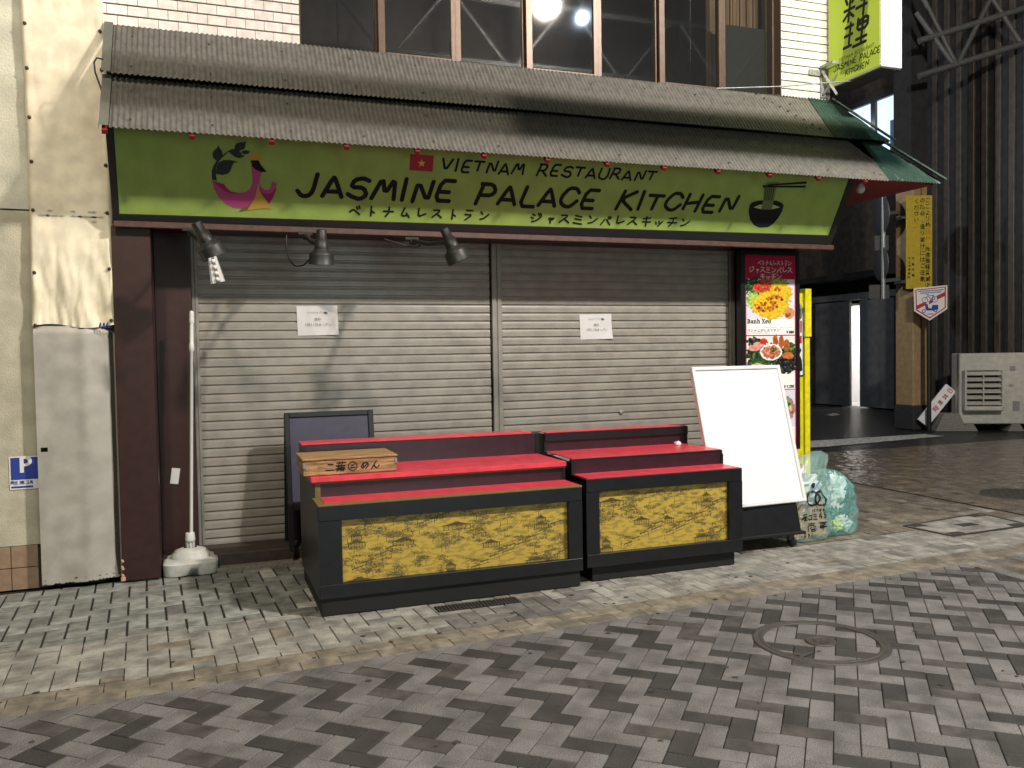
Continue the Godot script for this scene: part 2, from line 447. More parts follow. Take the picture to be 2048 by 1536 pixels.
func strokes(s: SurfaceTool, ch: String, at: Vector2, size: Vector2, w: float, put: Callable, slant := 0.0, depth0 := 0.0):
	if not G.has(ch): return
	var k := 0
	for part in G[ch].split(","):
		var pts := PackedVector2Array()
		for q in part.split(" "):
			var x = (q.substr(0, 1).to_int()) / 9.0
			var y = 1.0 - (q.substr(1, 1).to_int()) / 9.0
			pts.append(Vector2(at.x + (x + slant * (y - 0.5)) * size.x, at.y + y * size.y) * 1000.0)
		# soften the corners of the brush line
		var sm := PackedVector2Array([pts[0]])
		for i in range(1, pts.size() - 1):
			sm.append(pts[i].lerp(pts[i - 1], 0.22)); sm.append(pts[i].lerp(pts[i + 1], 0.22))
		sm.append(pts[-1])
		var polys := []
		var i0 := 0
		while i0 < sm.size() - 1:
			polys.append_array(Geometry2D.offset_polyline(sm.slice(i0, min(i0 + 4, sm.size())), w * 500.0, Geometry2D.JOIN_ROUND, Geometry2D.END_ROUND))
			i0 += 3
		for poly in polys:
			if Geometry2D.is_polygon_clockwise(poly): continue
			k += 1
			var ix := Geometry2D.triangulate_polygon(poly)
			for i in range(0, ix.size(), 3):
				var v := [poly[ix[i]], poly[ix[i + 1]], poly[ix[i + 2]]]
				if (v[1] - v[0]).cross(v[2] - v[0]) < 0: v = [v[0], v[2], v[1]]
				tri(s, put.call(v[0] * 0.001, depth0 + k * 0.00012), put.call(v[1] * 0.001, depth0 + k * 0.00012), put.call(v[2] * 0.001, depth0 + k * 0.00012))
		k += 1

func plane_put(o: Vector3, ex: Vector3, ey: Vector3) -> Callable:
	var n := ex.cross(ey).normalized()
	return func(p: Vector2, d: float): return o + ex * p.x + ey * p.y + n * d

func words(s: SurfaceTool, text: String, x0: float, x1: float, y0: float, y1: float, h0: float, h1: float, w: float, put: Callable, slant := 0.1, gap := 0.28, depth := 0.002):
	# letters spread evenly from x0 to x1, base line y0 to y1, height h0 to h1
	var n := text.length()
	var adv := []
	var sum := 0.0
	for i in n:
		var a: float = {"I": 0.32, "M": 1.2, "N": 1.05, "E": 0.9, "L": 0.85, "T": 0.95, "1": 0.6}.get(text[i], 1.0)
		adv.append(a)
		sum += a + (gap if i < n - 1 else 0.0)
	var u := (x1 - x0) / sum
	var x := x0
	for i in n:
		var t := float(i) / maxf(1.0, n - 1)
		var h := lerpf(h0, h1, t)
		var wob := 0.05 * h * sin(i * 2.3) if slant > 0.0 else 0.0
		strokes(s, text[i], Vector2(x, lerpf(y0, y1, t) + wob), Vector2(adv[i] * u, h), w, put, slant, depth)
		x += (adv[i] + gap) * u

func letters(parent: Node, called: String, m: Material, text: String, x0: float, x1: float, y0: float, y1: float, h0: float, h1: float, w: float, put: Callable, slant := 0.1, gap := 0.28):
	# the same as words, but every letter is a part of its own
	var line := Node3D.new()
	line.name = called
	parent.add_child(line, true)
	var adv := []
	var sum := 0.0
	for i in text.length():
		var a: float = {"I": 0.32, "M": 1.2, "N": 1.05, "E": 0.9, "L": 0.85, "T": 0.95}.get(text[i], 1.0)
		adv.append(a)
		sum += a + (gap if i < text.length() - 1 else 0.0)
	var u := (x1 - x0) / sum
	var x := x0
	for i in text.length():
		var t := float(i) / maxf(1.0, text.length() - 1)
		var h := lerpf(h0, h1, t)
		var s := st()
		strokes(s, text[i], Vector2(x, lerpf(y0, y1, t) + (0.05 * h * sin(i * 2.3) if slant > 0.0 else 0.0)), Vector2(adv[i] * u, h), w, put, slant, 0.002)
		mi(s, "letter", m, line)
		x += (adv[i] + gap) * u

func text_mesh(text: String, h: float, m: Material, parent: Node, xf: Transform3D, called := "lettering", serif := false, bold := true):
	var f := SystemFont.new()
	f.font_names = PackedStringArray(["Droid Serif" if serif else "Droid Sans"])
	f.font_weight = 700 if bold else 400
	var t := TextMesh.new()
	t.text = text
	t.font = f
	t.font_size = 64
	t.pixel_size = h / 46.0
	t.depth = 0.002
	t.horizontal_alignment = HORIZONTAL_ALIGNMENT_LEFT
	t.vertical_alignment = VERTICAL_ALIGNMENT_BOTTOM
	t.material = m
	var o := MeshInstance3D.new()
	o.mesh = t
	o.name = called
	o.transform = xf
	parent.add_child(o, true)
	return o

# ---------------------------------------------------------------- camera numbers, also used to turn points of the photograph into directions
const CAM := Vector3(0, 1.45, 6.51)
var CB := Basis(Vector3(0.938796, -0.016788, 0.344064), Vector3(0.028054, 0.999220, -0.027792), Vector3(-0.343329, 0.035744, 0.938535))

func ray(px: float, py: float) -> Vector3:
	return CB * Vector3((px - 1024.0) / 1700.0, -(py - 768.0) / 1700.0, -1.0)

func on_plane(px: float, py: float, p0: Vector3, n: Vector3) -> Vector3:
	var d := ray(px, py)
	return CAM + d * ((p0 - CAM).dot(n) / d.dot(n))

func in_view(p: Vector3) -> float:
	# depth if the point is in the picture, else a large number
	var c := CB.inverse() * (p - CAM)
	if c.z > -0.3: return 1e6
	var x := c.x / -c.z * 1700.0
	var y := c.y / -c.z * 1700.0
	return -c.z if absf(x) < 1060 and absf(y) < 800 else 1e6 - c.z

# ---------------------------------------------------------------- ground
const PU := Vector3(0.99835, 0, -0.0574)
const PV := Vector3(0.0574, 0, 0.99835)

func pv_of(x: float, z: float) -> float: return x * 0.0574 + z * 0.99835

func lay(parent: Node3D, called: String, pieces: Array, rest_name: String, thick := 0.05, keep := 300):
	# pieces: {poly (xz, counterclockwise seen from above), c, size (long, short) or null, turn, m}
	for p in pieces:
		p.d = in_view(Vector3(p.c.x, 0, p.c.y))
	pieces.sort_custom(func(a, b): return a.d < b.d)
	var shared := {}
	var rest := {}
	for i in pieces.size():
		var p: Dictionary = pieces[i]
		var y = -0.001 - 0.0022 * p.h
		if i < keep and p.d < 1e5:
			if p.size != null:
				var key := str(p.size)
				if not shared.has(key): shared[key] = simple_mesh(Vector3(p.size.x, thick, p.size.y), 0.003)
				inst(shared[key], called, M[p.m], parent, Vector3(p.c.x, y - thick * 0.5, p.c.y), p.turn)
			else:
				var s := st()
				prism(s, p.poly, thick, Transform3D(Basis(Vector3(1, 0, 0), Vector3(0, 0, -1), Vector3(0, 1, 0)), Vector3(0, y - thick, 0)))
				mi(s, called, M[p.m], parent)
		else:
			if not rest.has(p.m): rest[p.m] = st()
			if p.size != null: box(rest[p.m], Vector3(p.c.x, y - thick * 0.5, p.c.y), Vector3(p.size.x, thick, p.size.y), 0.003, Basis(Vector3.UP, p.turn))
			else: prism(rest[p.m], p.poly, thick, Transform3D(Basis(Vector3(1, 0, 0), Vector3(0, 0, -1), Vector3(0, 1, 0)), Vector3(0, y - thick, 0)))
	if rest.size():
		var am := ArrayMesh.new()
		var k := 0
		for key in rest:
			rest[key].generate_normals()
			am = rest[key].commit(am)
			am.surface_set_material(k, M[key])
			k += 1
		var o := MeshInstance3D.new()
		o.mesh = am
		o.name = rest_name
		o.set_meta("kind", "stuff")
		parent.add_child(o, true)

func piece(c: Vector2, lx: float, lz: float, ang: float, m: String, clips: Array, gap: float):
	# rectangle lx by lz with its x side turned by ang (in the xz plane, from x towards z); clips are [normal, limit] half planes n.p < limit
	var ex := Vector2(cos(ang), sin(ang))
	var ez := Vector2(-sin(ang), cos(ang))
	var hx := lx * 0.5 - gap * 0.5
	var hz := lz * 0.5 - gap * 0.5
	var poly := PackedVector2Array([c - ex * hx - ez * hz, c + ex * hx - ez * hz, c + ex * hx + ez * hz, c - ex * hx + ez * hz])
	var cut := false
	for cl in clips:
		var n: Vector2 = cl[0]
		var out := PackedVector2Array()
		for i in poly.size():
			var a := poly[i]
			var b := poly[(i + 1) % poly.size()]
			var da: float = n.dot(a) - cl[1]
			var db: float = n.dot(b) - cl[1]
			if da <= 0: out.append(a)
			if (da < 0 and db > 0) or (da > 0 and db < 0): out.append(a.lerp(b, da / (da - db)))
			if da > 0: cut = true
		poly = out
		if poly.size() < 3: return null
	var flat := PackedVector2Array()
	var mid := Vector2.ZERO
	var area := 0.0
	for i in poly.size():
		mid += poly[i] / poly.size()
		area += poly[i].cross(poly[(i + 1) % poly.size()]) * 0.5
		flat.append(Vector2(poly[i].x, -poly[i].y))   # x, -z: the prism stands along +y
	if absf(area) < 0.0006: return null
	return {"c": mid if cut else c, "size": null if cut else Vector2(hx * 2, hz * 2), "turn": -ang, "poly": flat, "m": m, "h": rng.randf()}

func pick(list: Array, weights: Array) -> String:
	var t := 0.0
	for w in weights: t += w
	var r := rng.randf() * t
	for i in list.size():
		r -= weights[i]
		if r <= 0: return list[i]
	return list[-1]

func build_ground():
	var g := structure("ground")
	var s := st()
	quad(s, Vector3(-60, -0.012, 60), Vector3(6.6, -0.012, 60), Vector3(6.6, -0.012, -0.5), Vector3(-60, -0.012, -0.5))
	quad(s, Vector3(3.4, -0.012, -0.5), Vector3(6.6, -0.012, -0.5), Vector3(6.6, -0.012, -3.1), Vector3(3.4, -0.012, -3.1))
	mi(s, "joint_bed", M.joint, g)
	var pu2 := Vector2(PU.x, PU.z)
	var pv2 := Vector2(PV.x, PV.z)
	var tilt := atan2(PU.z, PU.x)
	var P: Array
	# --- the street: grey herringbone with darker stones in a zigzag
	var street := structure("street_paving")
	P = []
	var B := 0.094
	var th := deg_to_rad(41.3)
	var ea := Vector2(cos(th), sin(th))
	var eb := Vector2(-sin(th), cos(th))
	var clips := [[-pv2, -2.524], [Vector2(1, 0), 4.74]]
	for i in range(-30, 90):
		for j in range(-40, 75):
			var q := posmod(i + j, 4)
			if q != 2 and q != 0: continue
			var dark := posmod(i, 2) == 1 and (q == 2 or posmod(i + j, 8) == 0)
			var a := i + (1.0 if q == 2 else 0.5) + 0.37
			var b := j + (0.5 if q == 2 else 1.0) + 0.84
			var c := (ea * a + eb * b) * B
			if c.x < -3.4 or c.x > 4.9 or c.y > 6.2 or pv_of(c.x, c.y) < 2.35: continue
			var m := pick(["paver_dark_a", "paver_dark_b", "paver_dark_c"], [3, 2, 2]) if dark else pick(["paver_a", "paver_b", "paver_c", "paver_d"], [4, 3, 2, 2])
			var pc = piece(c, B * 2, B, th + (0.0 if q == 2 else PI / 2) + rng.randf_range(-0.006, 0.006), m, clips, 0.0035)
			if pc: P.append(pc)
	lay(street, "paving_brick", P, "paving_bricks")
	# --- tan border course
	var border := structure("border_paving")
	P = []
	for r in 2:
		var x := -3.4 + r * 0.09
		while x < 6.5:
			var l := 0.188
			var v := 2.295 + 0.1145 * (r + 0.5)
			var c := pu2 * (x + l * 0.5) + pv2 * v
			var pc = piece(c, l, 0.1145, tilt, pick(["tile_tan_a", "tile_tan_b"], [1, 1]), [], 0.003)
			if pc: P.append(pc)
			x += l
	lay(border, "border_brick", P, "border_bricks")
	# --- pavement in front of the shop: pale tiles, wide dirty joints near the wall
	var pave := structure("pavement")
	P = []
	for zone in 2:
		var T := 0.1
		var v0 := 0.40 if zone == 0 else 1.632
		var v1 := 1.618 if zone == 0 else 2.292
		var gap := 0.012 if zone == 0 else 0.0055
		clips = [[pv2, v1], [-pv2, -v0], [Vector2(1, 0), 3.58 if zone == 0 else 6.5]]
		for i in range(-34, 66):
			for j in range(2, 25):
				var q := posmod(i + j, 4)
				if q != 2 and q != 0: continue
				var c := pu2 * ((i + (1.0 if q == 2 else 0.5)) * T) + pv2 * ((j + (0.5 if q == 2 else 1.0)) * T + 0.02)
				var v := pv_of(c.x, c.y)
				if v < v0 - 0.12 or v > v1 + 0.12 or c.x > 6.6: continue
				var m: String
				if zone == 0: m = pick(["tile_a", "tile_b", "tile_c", "tile_white", "tile_grey"], [6, 4, 2.5, 1.0, 0.35])
				else: m = pick(["tile_pale_a", "tile_pale_b", "tile_tan_b", "tile_grey", "tile_c"], [7, 6, 0.6, 0.25, 1.0])
				if zone == 1 and c.x > 1.15 and c.x < 2.15 and v > 1.95: m = pick(["tile_grey", "tile_pale_b", "paver_c"], [4, 1, 2])
				var pc = piece(c, T * 2, T, tilt + (0.0 if q == 2 else PI / 2) + rng.randf_range(-0.008, 0.008), m, clips, gap)
				if pc: P.append(pc)
	lay(pave, "paving_tile", P, "paving_tiles")
	# --- brown brick beside the shop corner, wet further on
	var cross := structure("crossing_paving")
	P = []
	clips = [[pv2, 1.618], [Vector2(-1, 0), -3.6], [Vector2(1, 0), 6.55]]
	for i in 31:
		var z := -2.9 + (0.1 if i % 2 else 0.0)
		while z < 1.9:
			var m := pick(["crossing_a", "crossing_b", "crossing_c", "tile_tan_a", "paver_dark_b"], [5, 3, 5, 1.0, 0.2])
			if z > 0.75: m = pick(["crossing_a", "crossing_c", "tile_tan_a", "tile_tan_b", "tile_pale_b"], [2, 4, 4, 3, 1])
			var pc = piece(Vector2(3.6 + 0.0975 * (i + 0.5), z + 0.1), 0.0975, 0.2, 0.0, m, clips, 0.006)
			if pc and (pc.c.x > 5.25 or pc.c.y > 0.3): P.append(pc)
			z += 0.2
	clips = [[-pv2, -2.524], [Vector2(-1, 0), -4.75]]
	for i in 26:
		var z := 2.0 + (0.1 if i % 2 else 0.0)
		while z < 5.0:
			var pc = piece(Vector2(4.75 + 0.1 * (i + 0.5), z + 0.1), 0.1, 0.2, 0.0, pick(["paver_a", "paver_b", "tile_tan_b", "paver_dark_b", "crossing_c"], [4, 4, 2, 0.7, 2]), clips, 0.004)
			if pc: P.append(pc)
			z += 0.2
	lay(cross, "crossing_brick", P, "crossing_bricks")
	var far := structure("crossing_road")
	s = st()
	quad(s, Vector3(6.6, -0.004, 60), Vector3(60, -0.004, 60), Vector3(60, -0.004, -3.1), Vector3(6.6, -0.004, -3.1))
	mi(s, "road_surface", M.crossing_far, far)
	var road := structure("side_street")
	s = st()
	quad(s, Vector3(5.24, -0.006, -3.1), Vector3(60, -0.006, -3.1), Vector3(60, -0.006, -60), Vector3(5.24, -0.006, -60))
	mi(s, "asphalt", M.asphalt, road)
	s = st()
	var q4 := []
	for p in [[1600, 896], [1655, 893], [1890, 872], [1848, 868], [1600, 883]]:
		q4.append(on_plane(p[0], p[1], Vector3(0, 0.001, 0), Vector3.UP))
	for i in range(1, 4): tri(s, q4[0], q4[i], q4[i + 1])
	mi(s, "stop_line", M.road_paint, road)
	s = st()
	var q5 := []
	for p in [[1652, 829], [1668, 826], [1680, 829], [1664, 832]]: q5.append(on_plane(p[0], p[1], Vector3(0, 0.001, 0), Vector3.UP))
	quad(s, q5[0], q5[3], q5[2], q5[1])
	mi(s, "road_mark", M.road_paint, road)
	# manhole with a paved lid, in the herringbone
	var mh := thing("manhole_cover", "round manhole with paved lid and thin iron rim set in the grey herringbone street", "manhole")
	s = st()
	var mc := Transform3D(Basis.IDENTITY, Vector3(2.845, 0, 3.12))
	lathe(s, [Vector2(0.325, -0.02), Vector2(0.325, 0.002), Vector2(0.318, 0.0045), Vector2(0.30, 0.0045), Vector2(0.297, 0.001), Vector2(0.294, 0.001), Vector2(0.291, 0.0045), Vector2(0.276, 0.0045), Vector2(0.272, 0.001), Vector2(0.272, -0.02)], mc, 56)
	mi(s, "rim", M.iron, mh)
	s = st()
	lathe(s, [Vector2(0.075, -0.02), Vector2(0.075, 0.003), Vector2(0.07, 0.006), Vector2(0.058, 0.006), Vector2(0.055, 0.003), Vector2(0.0, 0.004)], mc, 28)
	for k in 3: box(s, mc.origin + Vector3(0, 0.005, (k - 1) * 0.028), Vector3(0.07 - absf(k - 1) * 0.02, 0.005, 0.012), 0.001)
	mi(s, "key_plate", M.iron, mh)
	s = st()
	for k in 2: box(s, mc.origin + Vector3([-0.2, -0.25][k], 0.002, [0.13, 0.09][k]), Vector3(0.11, 0.008, 0.016), 0.002, Basis(Vector3.UP, [0.3, -0.75][k]))
	mi(s, "lid_edge", M.iron, mh)
	var m2 := thing("iron_manhole", "dark round iron manhole cover in the brown wet crossing", "manhole")
	s = st()
	var x2 := Transform3D(Basis.IDENTITY, Vector3(7.45, 0, 0.5))
	lathe(s, [Vector2(0.36, -0.02), Vector2(0.36, 0.003), Vector2(0.33, 0.006), Vector2(0.32, 0.002), Vector2(0.31, 0.005), Vector2(0.0, 0.006)], x2, 40)
	for i in range(-6, 7):
		for j in range(-6, 7):
			if Vector2(i, j).length() < 6.2 and (i + j) % 2 == 0: box(s, x2.origin + Vector3(i * 0.045, 0.007, j * 0.045), Vector3(0.03, 0.006, 0.03), 0.002)
	mi(s, "lid", M.iron, m2)
	var hh := thing("handhole_cover", "rectangular paved access cover with dark iron corners beside the rubbish bags", "access cover")
	var c4 := []
	for p in [[1808, 1052], [1905, 1072], [2060, 1050], [1960, 1027]]: c4.append(on_plane(p[0], p[1], Vector3(0, 0.003, 0), Vector3.UP))
	s = st()
	quad(s, c4[0], c4[1], c4[2], c4[3])
	mi(s, "lid", M.tile_pale_a, hh)
	s = st()
	for i in 4:
		var a: Vector3 = c4[i]
		var b: Vector3 = c4[(i + 1) % 4]
		bar(s, a + Vector3(0, 0.001, 0), b + Vector3(0, 0.001, 0), 0.018, 0.008)
	mi(s, "frame", M.iron, hh)
	for i in 4:
		var ctr: Vector3 = (c4[0] + c4[1] + c4[2] + c4[3]) * 0.25
		var p: Vector3 = (c4[i] as Vector3).lerp(ctr, 0.22)
		s = st()
		box(s, p + Vector3(0, 0.001, 0), Vector3(0.13, 0.006, 0.07), 0.001)
		mi(s, "corner_plate", M.iron, hh)
	s = st()
	box(s, (c4[0] + c4[1] + c4[2] + c4[3]) * 0.25 + Vector3(0, 0.001, 0), Vector3(0.17, 0.006, 0.09), 0.001)
	mi(s, "name_plate", M.iron, hh)
	var gr := thing("drain_grate", "narrow dark drain grate in the pavement in front of the counters", "drain")
	s = st()
	b2(s, 1.22, 1.72, -0.01, 0.002, 1.80, 1.91)
	mi(s, "tray", M.black_matt, gr)
	for k in 24:
		s = st()
		b2(s, 1.225 + k * 0.0207, 1.235 + k * 0.0207, 0.0, 0.006, 1.803, 1.907, 0.001)
		mi(s, "grate_bar", M.iron, gr)
	# dirt spots and litter on the stones
	var spots := structure("paving_stains")
	s = st()
	for k in 90:
		var x := rng.randf_range(-0.9, 4.8)
		var z := rng.randf_range(1.75, 4.3)
		if k < 14: x = rng.randf_range(0.2, 3.4); z = rng.randf_range(2.05, 2.4)
		var r := rng.randf_range(0.006, 0.016)
		var n := 9
		var ring := []
		for i in n: ring.append(Vector3(x + cos(TAU * i / n) * r * rng.randf_range(0.7, 1.5), 0.0006, z + sin(TAU * i / n) * r * rng.randf_range(0.6, 1.1)))
		for i in range(1, n - 1): tri(s, ring[0], ring[i + 1], ring[i])
	var sp := mi(s, "gum_spots", M.soot, spots)
	sp.set_meta("kind", "stuff")

# ---------------------------------------------------------------- the shop building
func build_shop():
	var b := thing("shop_building", "restaurant building with white tiled upper wall, bronze windows and brown ground-floor pillar", "building")
	var s := st()
	# upper wall around the window band (z = 0.42 is the face behind the tiles)
	var zf := 0.438
	b2(s, -0.56, 0.705, 3.3, 9.0, 0.18, zf)
	b2(s, 4.70, 5.21, 3.3, 9.0, 0.18, zf)
	b2(s, 0.705, 4.70, 3.3, 3.58, 0.18, 0.40)
	b2(s, 0.705, 4.70, 5.6, 9.0, 0.18, zf)
	mi(s, "upper_wall", M.grout, b)
	var wall: Node3D = b.get_node("upper_wall")
	var tw := 0.1212
	var thh := 0.0687
	var meshes := {}
	var add_tile := func(x0, x1, y):
		if x1 - x0 < 0.015: return
		var w: float = snappedf(x1 - x0 - 0.0025, 0.001)
		if not meshes.has(w): meshes[w] = simple_mesh(Vector3(w, thh - 0.0085, 0.012), 0.0012)
		inst(meshes[w], "tile", M[pick(["walltile_a", "walltile_b", "walltile_c"], [3, 2, 2])], wall, Vector3((x0 + x1) * 0.5, y + thh * 0.5, zf + 0.004 + rng.randf() * 0.0008))
	for r in 15:
		var y := 3.46 + r * thh
		var off := (tw * 0.5 if r % 2 else 0.0)
		if r < 12:
			for k in range(-1, 12): add_tile.call(max(-0.555, -0.56 + k * tw + off), min(0.705, -0.56 + (k + 1) * tw + off), y)
		for k in range(-1, 5): add_tile.call(max(4.70, 4.69 + k * tw + off), min(5.21, 4.69 + (k + 1) * tw + off), y)
	# body of the building behind, with a dark room upstairs
	s = st()
	b2(s, -0.56, 5.21, 5.8, 9.0, -6.0, 0.17)
	b2(s, 5.09, 5.205, 2.42, 5.8, -6.0, 0.10)
	b2(s, 5.02, 5.14, 0.0, 2.42, -6.0, 0.06)
	b2(s, -0.56, -0.44, 2.36, 5.8, -6.0, 0.17)
	b2(s, -0.56, 5.08, 0.0, 5.8, -6.2, -6.0)
	b2(s, -0.44, 5.08, 2.42, 3.3, -6.0, -0.12)
	mi(s, "rear_wall", M.dark_wall, b)
	s = st()
	b2(s, -0.44, 5.08, 3.3, 5.8, -1.9, -1.8)
	mi(s, "room_partition", M.room_dark, b)
	# windows: bronze sashes; every second sash stands a little forward
	var panes := [[0.705, 1.262, 0], [1.262, 1.84, 1], [1.84, 2.40, 0], [2.40, 3.003, 1], [3.003, 3.555, 0], [3.555, 4.155, 1], [4.155, 4.70, 0]]
	for i in 7:
		var x0: float = panes[i][0]
		var x1: float = panes[i][1]
		var z: float = 0.395 if panes[i][2] else 0.36
		var wn := Node3D.new()
		wn.name = "window"
		b.add_child(wn, true)
		s = st()
		var fl := 0.052 if i > 0 else 0.02
		var fr := 0.036 if panes[i][2] else 0.02
		b2(s, x0, x0 + fl, 3.585, 5.6, z - 0.03, z, 0.003)
		b2(s, x1 - fr, x1, 3.585, 5.6, z - 0.03, z, 0.003)
		b2(s, x0 + fl, x1 - fr, 3.585, 3.635, z - 0.03, z, 0.003)
		b2(s, x0 + fl, x1 - fr, 5.55, 5.6, z - 0.03, z, 0.003)
		mi(s, "sash", M.bronze, wn)
		s = st()
		quad(s, Vector3(x0 + fl, 3.635, z - 0.014), Vector3(x1 - fr, 3.635, z - 0.014), Vector3(x1 - fr, 5.55, z - 0.014), Vector3(x0 + fl, 5.55, z - 0.014))
		mi(s, "pane", M.glass, wn)
	s = st()
	for x in [1.275, 1.845, 2.405, 3.008, 3.56, 4.158]: b2(s, x - 0.012, x + 0.012, 3.582, 5.6, 0.30, 0.332)
	b2(s, 0.705, 4.70, 3.582, 3.60, 0.28, 0.412, 0.002)
	mi(s, "window_track", M.bronze_dark, b)
	s = st()
	b2(s, 4.18, 4.68, 3.6, 4.22, 0.25, 0.26)
	mi(s, "notice_board", M.board_dark, b)
	s = st()
	for k in 22: b2(s, 4.16 + k * 0.024, 4.184 + k * 0.024, 3.62, 5.5, 0.13 + 0.012 * sin(k * 1.9), 0.15 + 0.012 * sin(k * 1.9), 0.004)
	mi(s, "curtain", M.curtain, b)
	# ground floor: pillar, brown side wall, soffit, fascia, step
	s = st()
	b2(s, -0.515, -0.283, 0.012, 2.31, 0.20, 0.49, 0.004)
	mi(s, "pillar", M.brown, b)
	var pil: Node3D = b.get_node("pillar")
	s = st()
	for q in [[0.10, 0.03], [0.05, 0.02], [0.145, 0.022]]:
		box(s, Vector3(-0.512, q[0], 0.487), Vector3(0.016, q[1], 0.014), 0.004, Basis(Vector3(0, 0, 1), 0.3))
	box(s, Vector3(-0.51, 0.028, 0.487), Vector3(0.03, 0.03, 0.012), 0.004)
	mi(s, "chipped_paint", M.chip, pil)
	s = st()
	b2(s, -0.283, -0.048, 0.10, 2.40, 0.02, 0.10)
	mi(s, "side_panel", M.brown, b)
	s = st()
	b2(s, 4.518, 4.60, 0.0, 2.36, -0.05, 0.12)
	b2(s, 4.60, 5.02, 0.0, 2.36, -0.05, 0.06)
	mi(s, "corner_wall", M.black_paint, b)
	s = st()
	b2(s, -0.49, 5.15, 2.334, 2.40, -0.12, 0.52)
	mi(s, "soffit", M.brown, b)
	s = st()
	b2(s, -0.495, 5.155, 2.2965, 2.337, 0.525, 0.557, 0.004)
	mi(s, "fascia", M.brown_fascia, b)
	s = st()
	b2(s, -0.283, 5.08, 0.0, 0.098, -0.15, 0.33, 0.006)
	mi(s, "step", mat("step_brown", lin(0.055, 0.042, 0.034), 0.6, 0, "mid", 1.5), b)
	s = st()
	b2(s, -0.20, 4.4, -0.02, 0.022, 0.345, 0.445, 0.004)
	mi(s, "kerb_strip", M.concrete, b)
	s = st()
	box(s, Vector3(-0.19, 0.63, 0.104), Vector3(0.055, 0.11, 0.004), 0.0, Basis(Vector3(0, 0, 1), -0.15))
	mi(s, "torn_paper", M.paper, b)

func build_shutters():
	var prof := [[0.0, -0.009], [0.0095, -0.009], [0.0115, 0.0], [0.0145, 0.0022], [0.030, 0.0026], [0.0312, 0.0014], [0.0325, 0.0026], [0.050, 0.0026], [0.0512, 0.0014], [0.0525, 0.0024], [0.0645, 0.0], [0.0654, -0.009]]
	var defs := [[-0.005, 2.2, "beige steel roller shutter with a notice, beside the brown pillar"], [2.30, 4.456, "beige steel roller shutter with a keyhole, behind the white board"]]
	for d in 2:
		var t := thing("roller_shutter", defs[d][2], "shutter", "closed roller shutters of the shop")
		var s := st()
		var x0: float = defs[d][0]
		var x1: float = defs[d][1]
		for i in prof.size() - 1:
			var a: Array = prof[i]
			var b: Array = prof[i + 1]
			quad(s, Vector3(x0, a[0], a[1]), Vector3(x1, a[0], a[1]), Vector3(x1, b[0], b[1]), Vector3(x0, b[0], b[1]))
		s.generate_normals()
		var mesh := s.commit()
		for k in 35:
			inst(mesh, "slat", M.slat if k % 3 else M.slat_b, t, Vector3(0, 1.838 + (k - 27) * 0.0654, rng.randf() * 0.0008))
		s = st()
		b2(s, x0 - 0.05, x1 + 0.05, 0.1, 2.42, -0.06, -0.03)
		mi(s, "backing", M.black_matt, t)
		s = st()
		b2(s, x0, x1, 0.098, 0.118, -0.02, 0.006, 0.003)
		mi(s, "bottom_rail", M.rail, t)
		if d == 1:
			s = st()
			lathe(s, [Vector2(0.02, 0), Vector2(0.02, 0.006), Vector2(0.012, 0.008), Vector2(0.0, 0.008)], Transform3D(Basis(Vector3(1, 0, 0), Vector3(0, 0, 1), Vector3(0, -1, 0)), Vector3(3.37, 0.93, 0.003)), 16)
			mi(s, "keyhole", M.steel, t)
	var rails := [[-0.047, -0.004, "beige shutter guide rail beside the brown panel"], [2.215, 2.298, "beige guide post between the two roller shutters"], [4.462, 4.516, "beige shutter guide rail beside the menu board"]]
	for r in rails:
		var t := thing("guide_rail", r[2], "guide rail", "guide rails of the shutters")
		var s := st()
		var w: float = r[1] - r[0]
		b2(s, r[0], r[0] + w * 0.46, 0.1, 2.36, -0.02, 0.022, 0.003)
		b2(s, r[0] + w * 0.54, r[1], 0.1, 2.36, -0.02, 0.022, 0.003)
		mi(s, "channel", M.rail, t)
		s = st()
		b2(s, r[0] + w * 0.46, r[0] + w * 0.54, 0.1, 2.36, -0.02, 0.014)
		mi(s, "groove", M.rail, t)

# ---------------------------------------------------------------- awning
func corrugated(x0: float, xt: float, xb: float, top: Vector2, bot: Vector2) -> SurfaceTool:
	# sheet from the upper edge (y, z) top to the lower edge bot; left edge x0, right edge runs from xt (top) to xb (bottom)
	var s := st()
	s.set_smooth_group(1)
	var pitch := 0.0318
	var d := (bot - top)
	var n := Vector3(0, -d.y, d.x).normalized()
	if n.y < 0: n = -n
	var cols := int((xb - x0) / pitch * 6.0)
	var rows := 4
	for i in cols:
		for j in rows:
			var q := []
			for c in [[0, 1], [1, 1], [1, 0], [0, 0]]:
				var v: float = (j + c[1]) / float(rows)
				var lim := lerpf(xt, xb, v)
				var x: float = min(x0 + (i + c[0]) * pitch / 6.0, lim)
				var p := top.lerp(bot, v)
				q.append(Vector3(x, p.x, p.y) + n * (0.0055 * sin(TAU * x / pitch) + 0.002 * sin(x * 3.1 + v * 2.0)))
			if (q[0] - q[1]).length() > 1e-4 or (q[3] - q[2]).length() > 1e-4:
				quad(s, q[0], q[1], q[2], q[3])
	return s

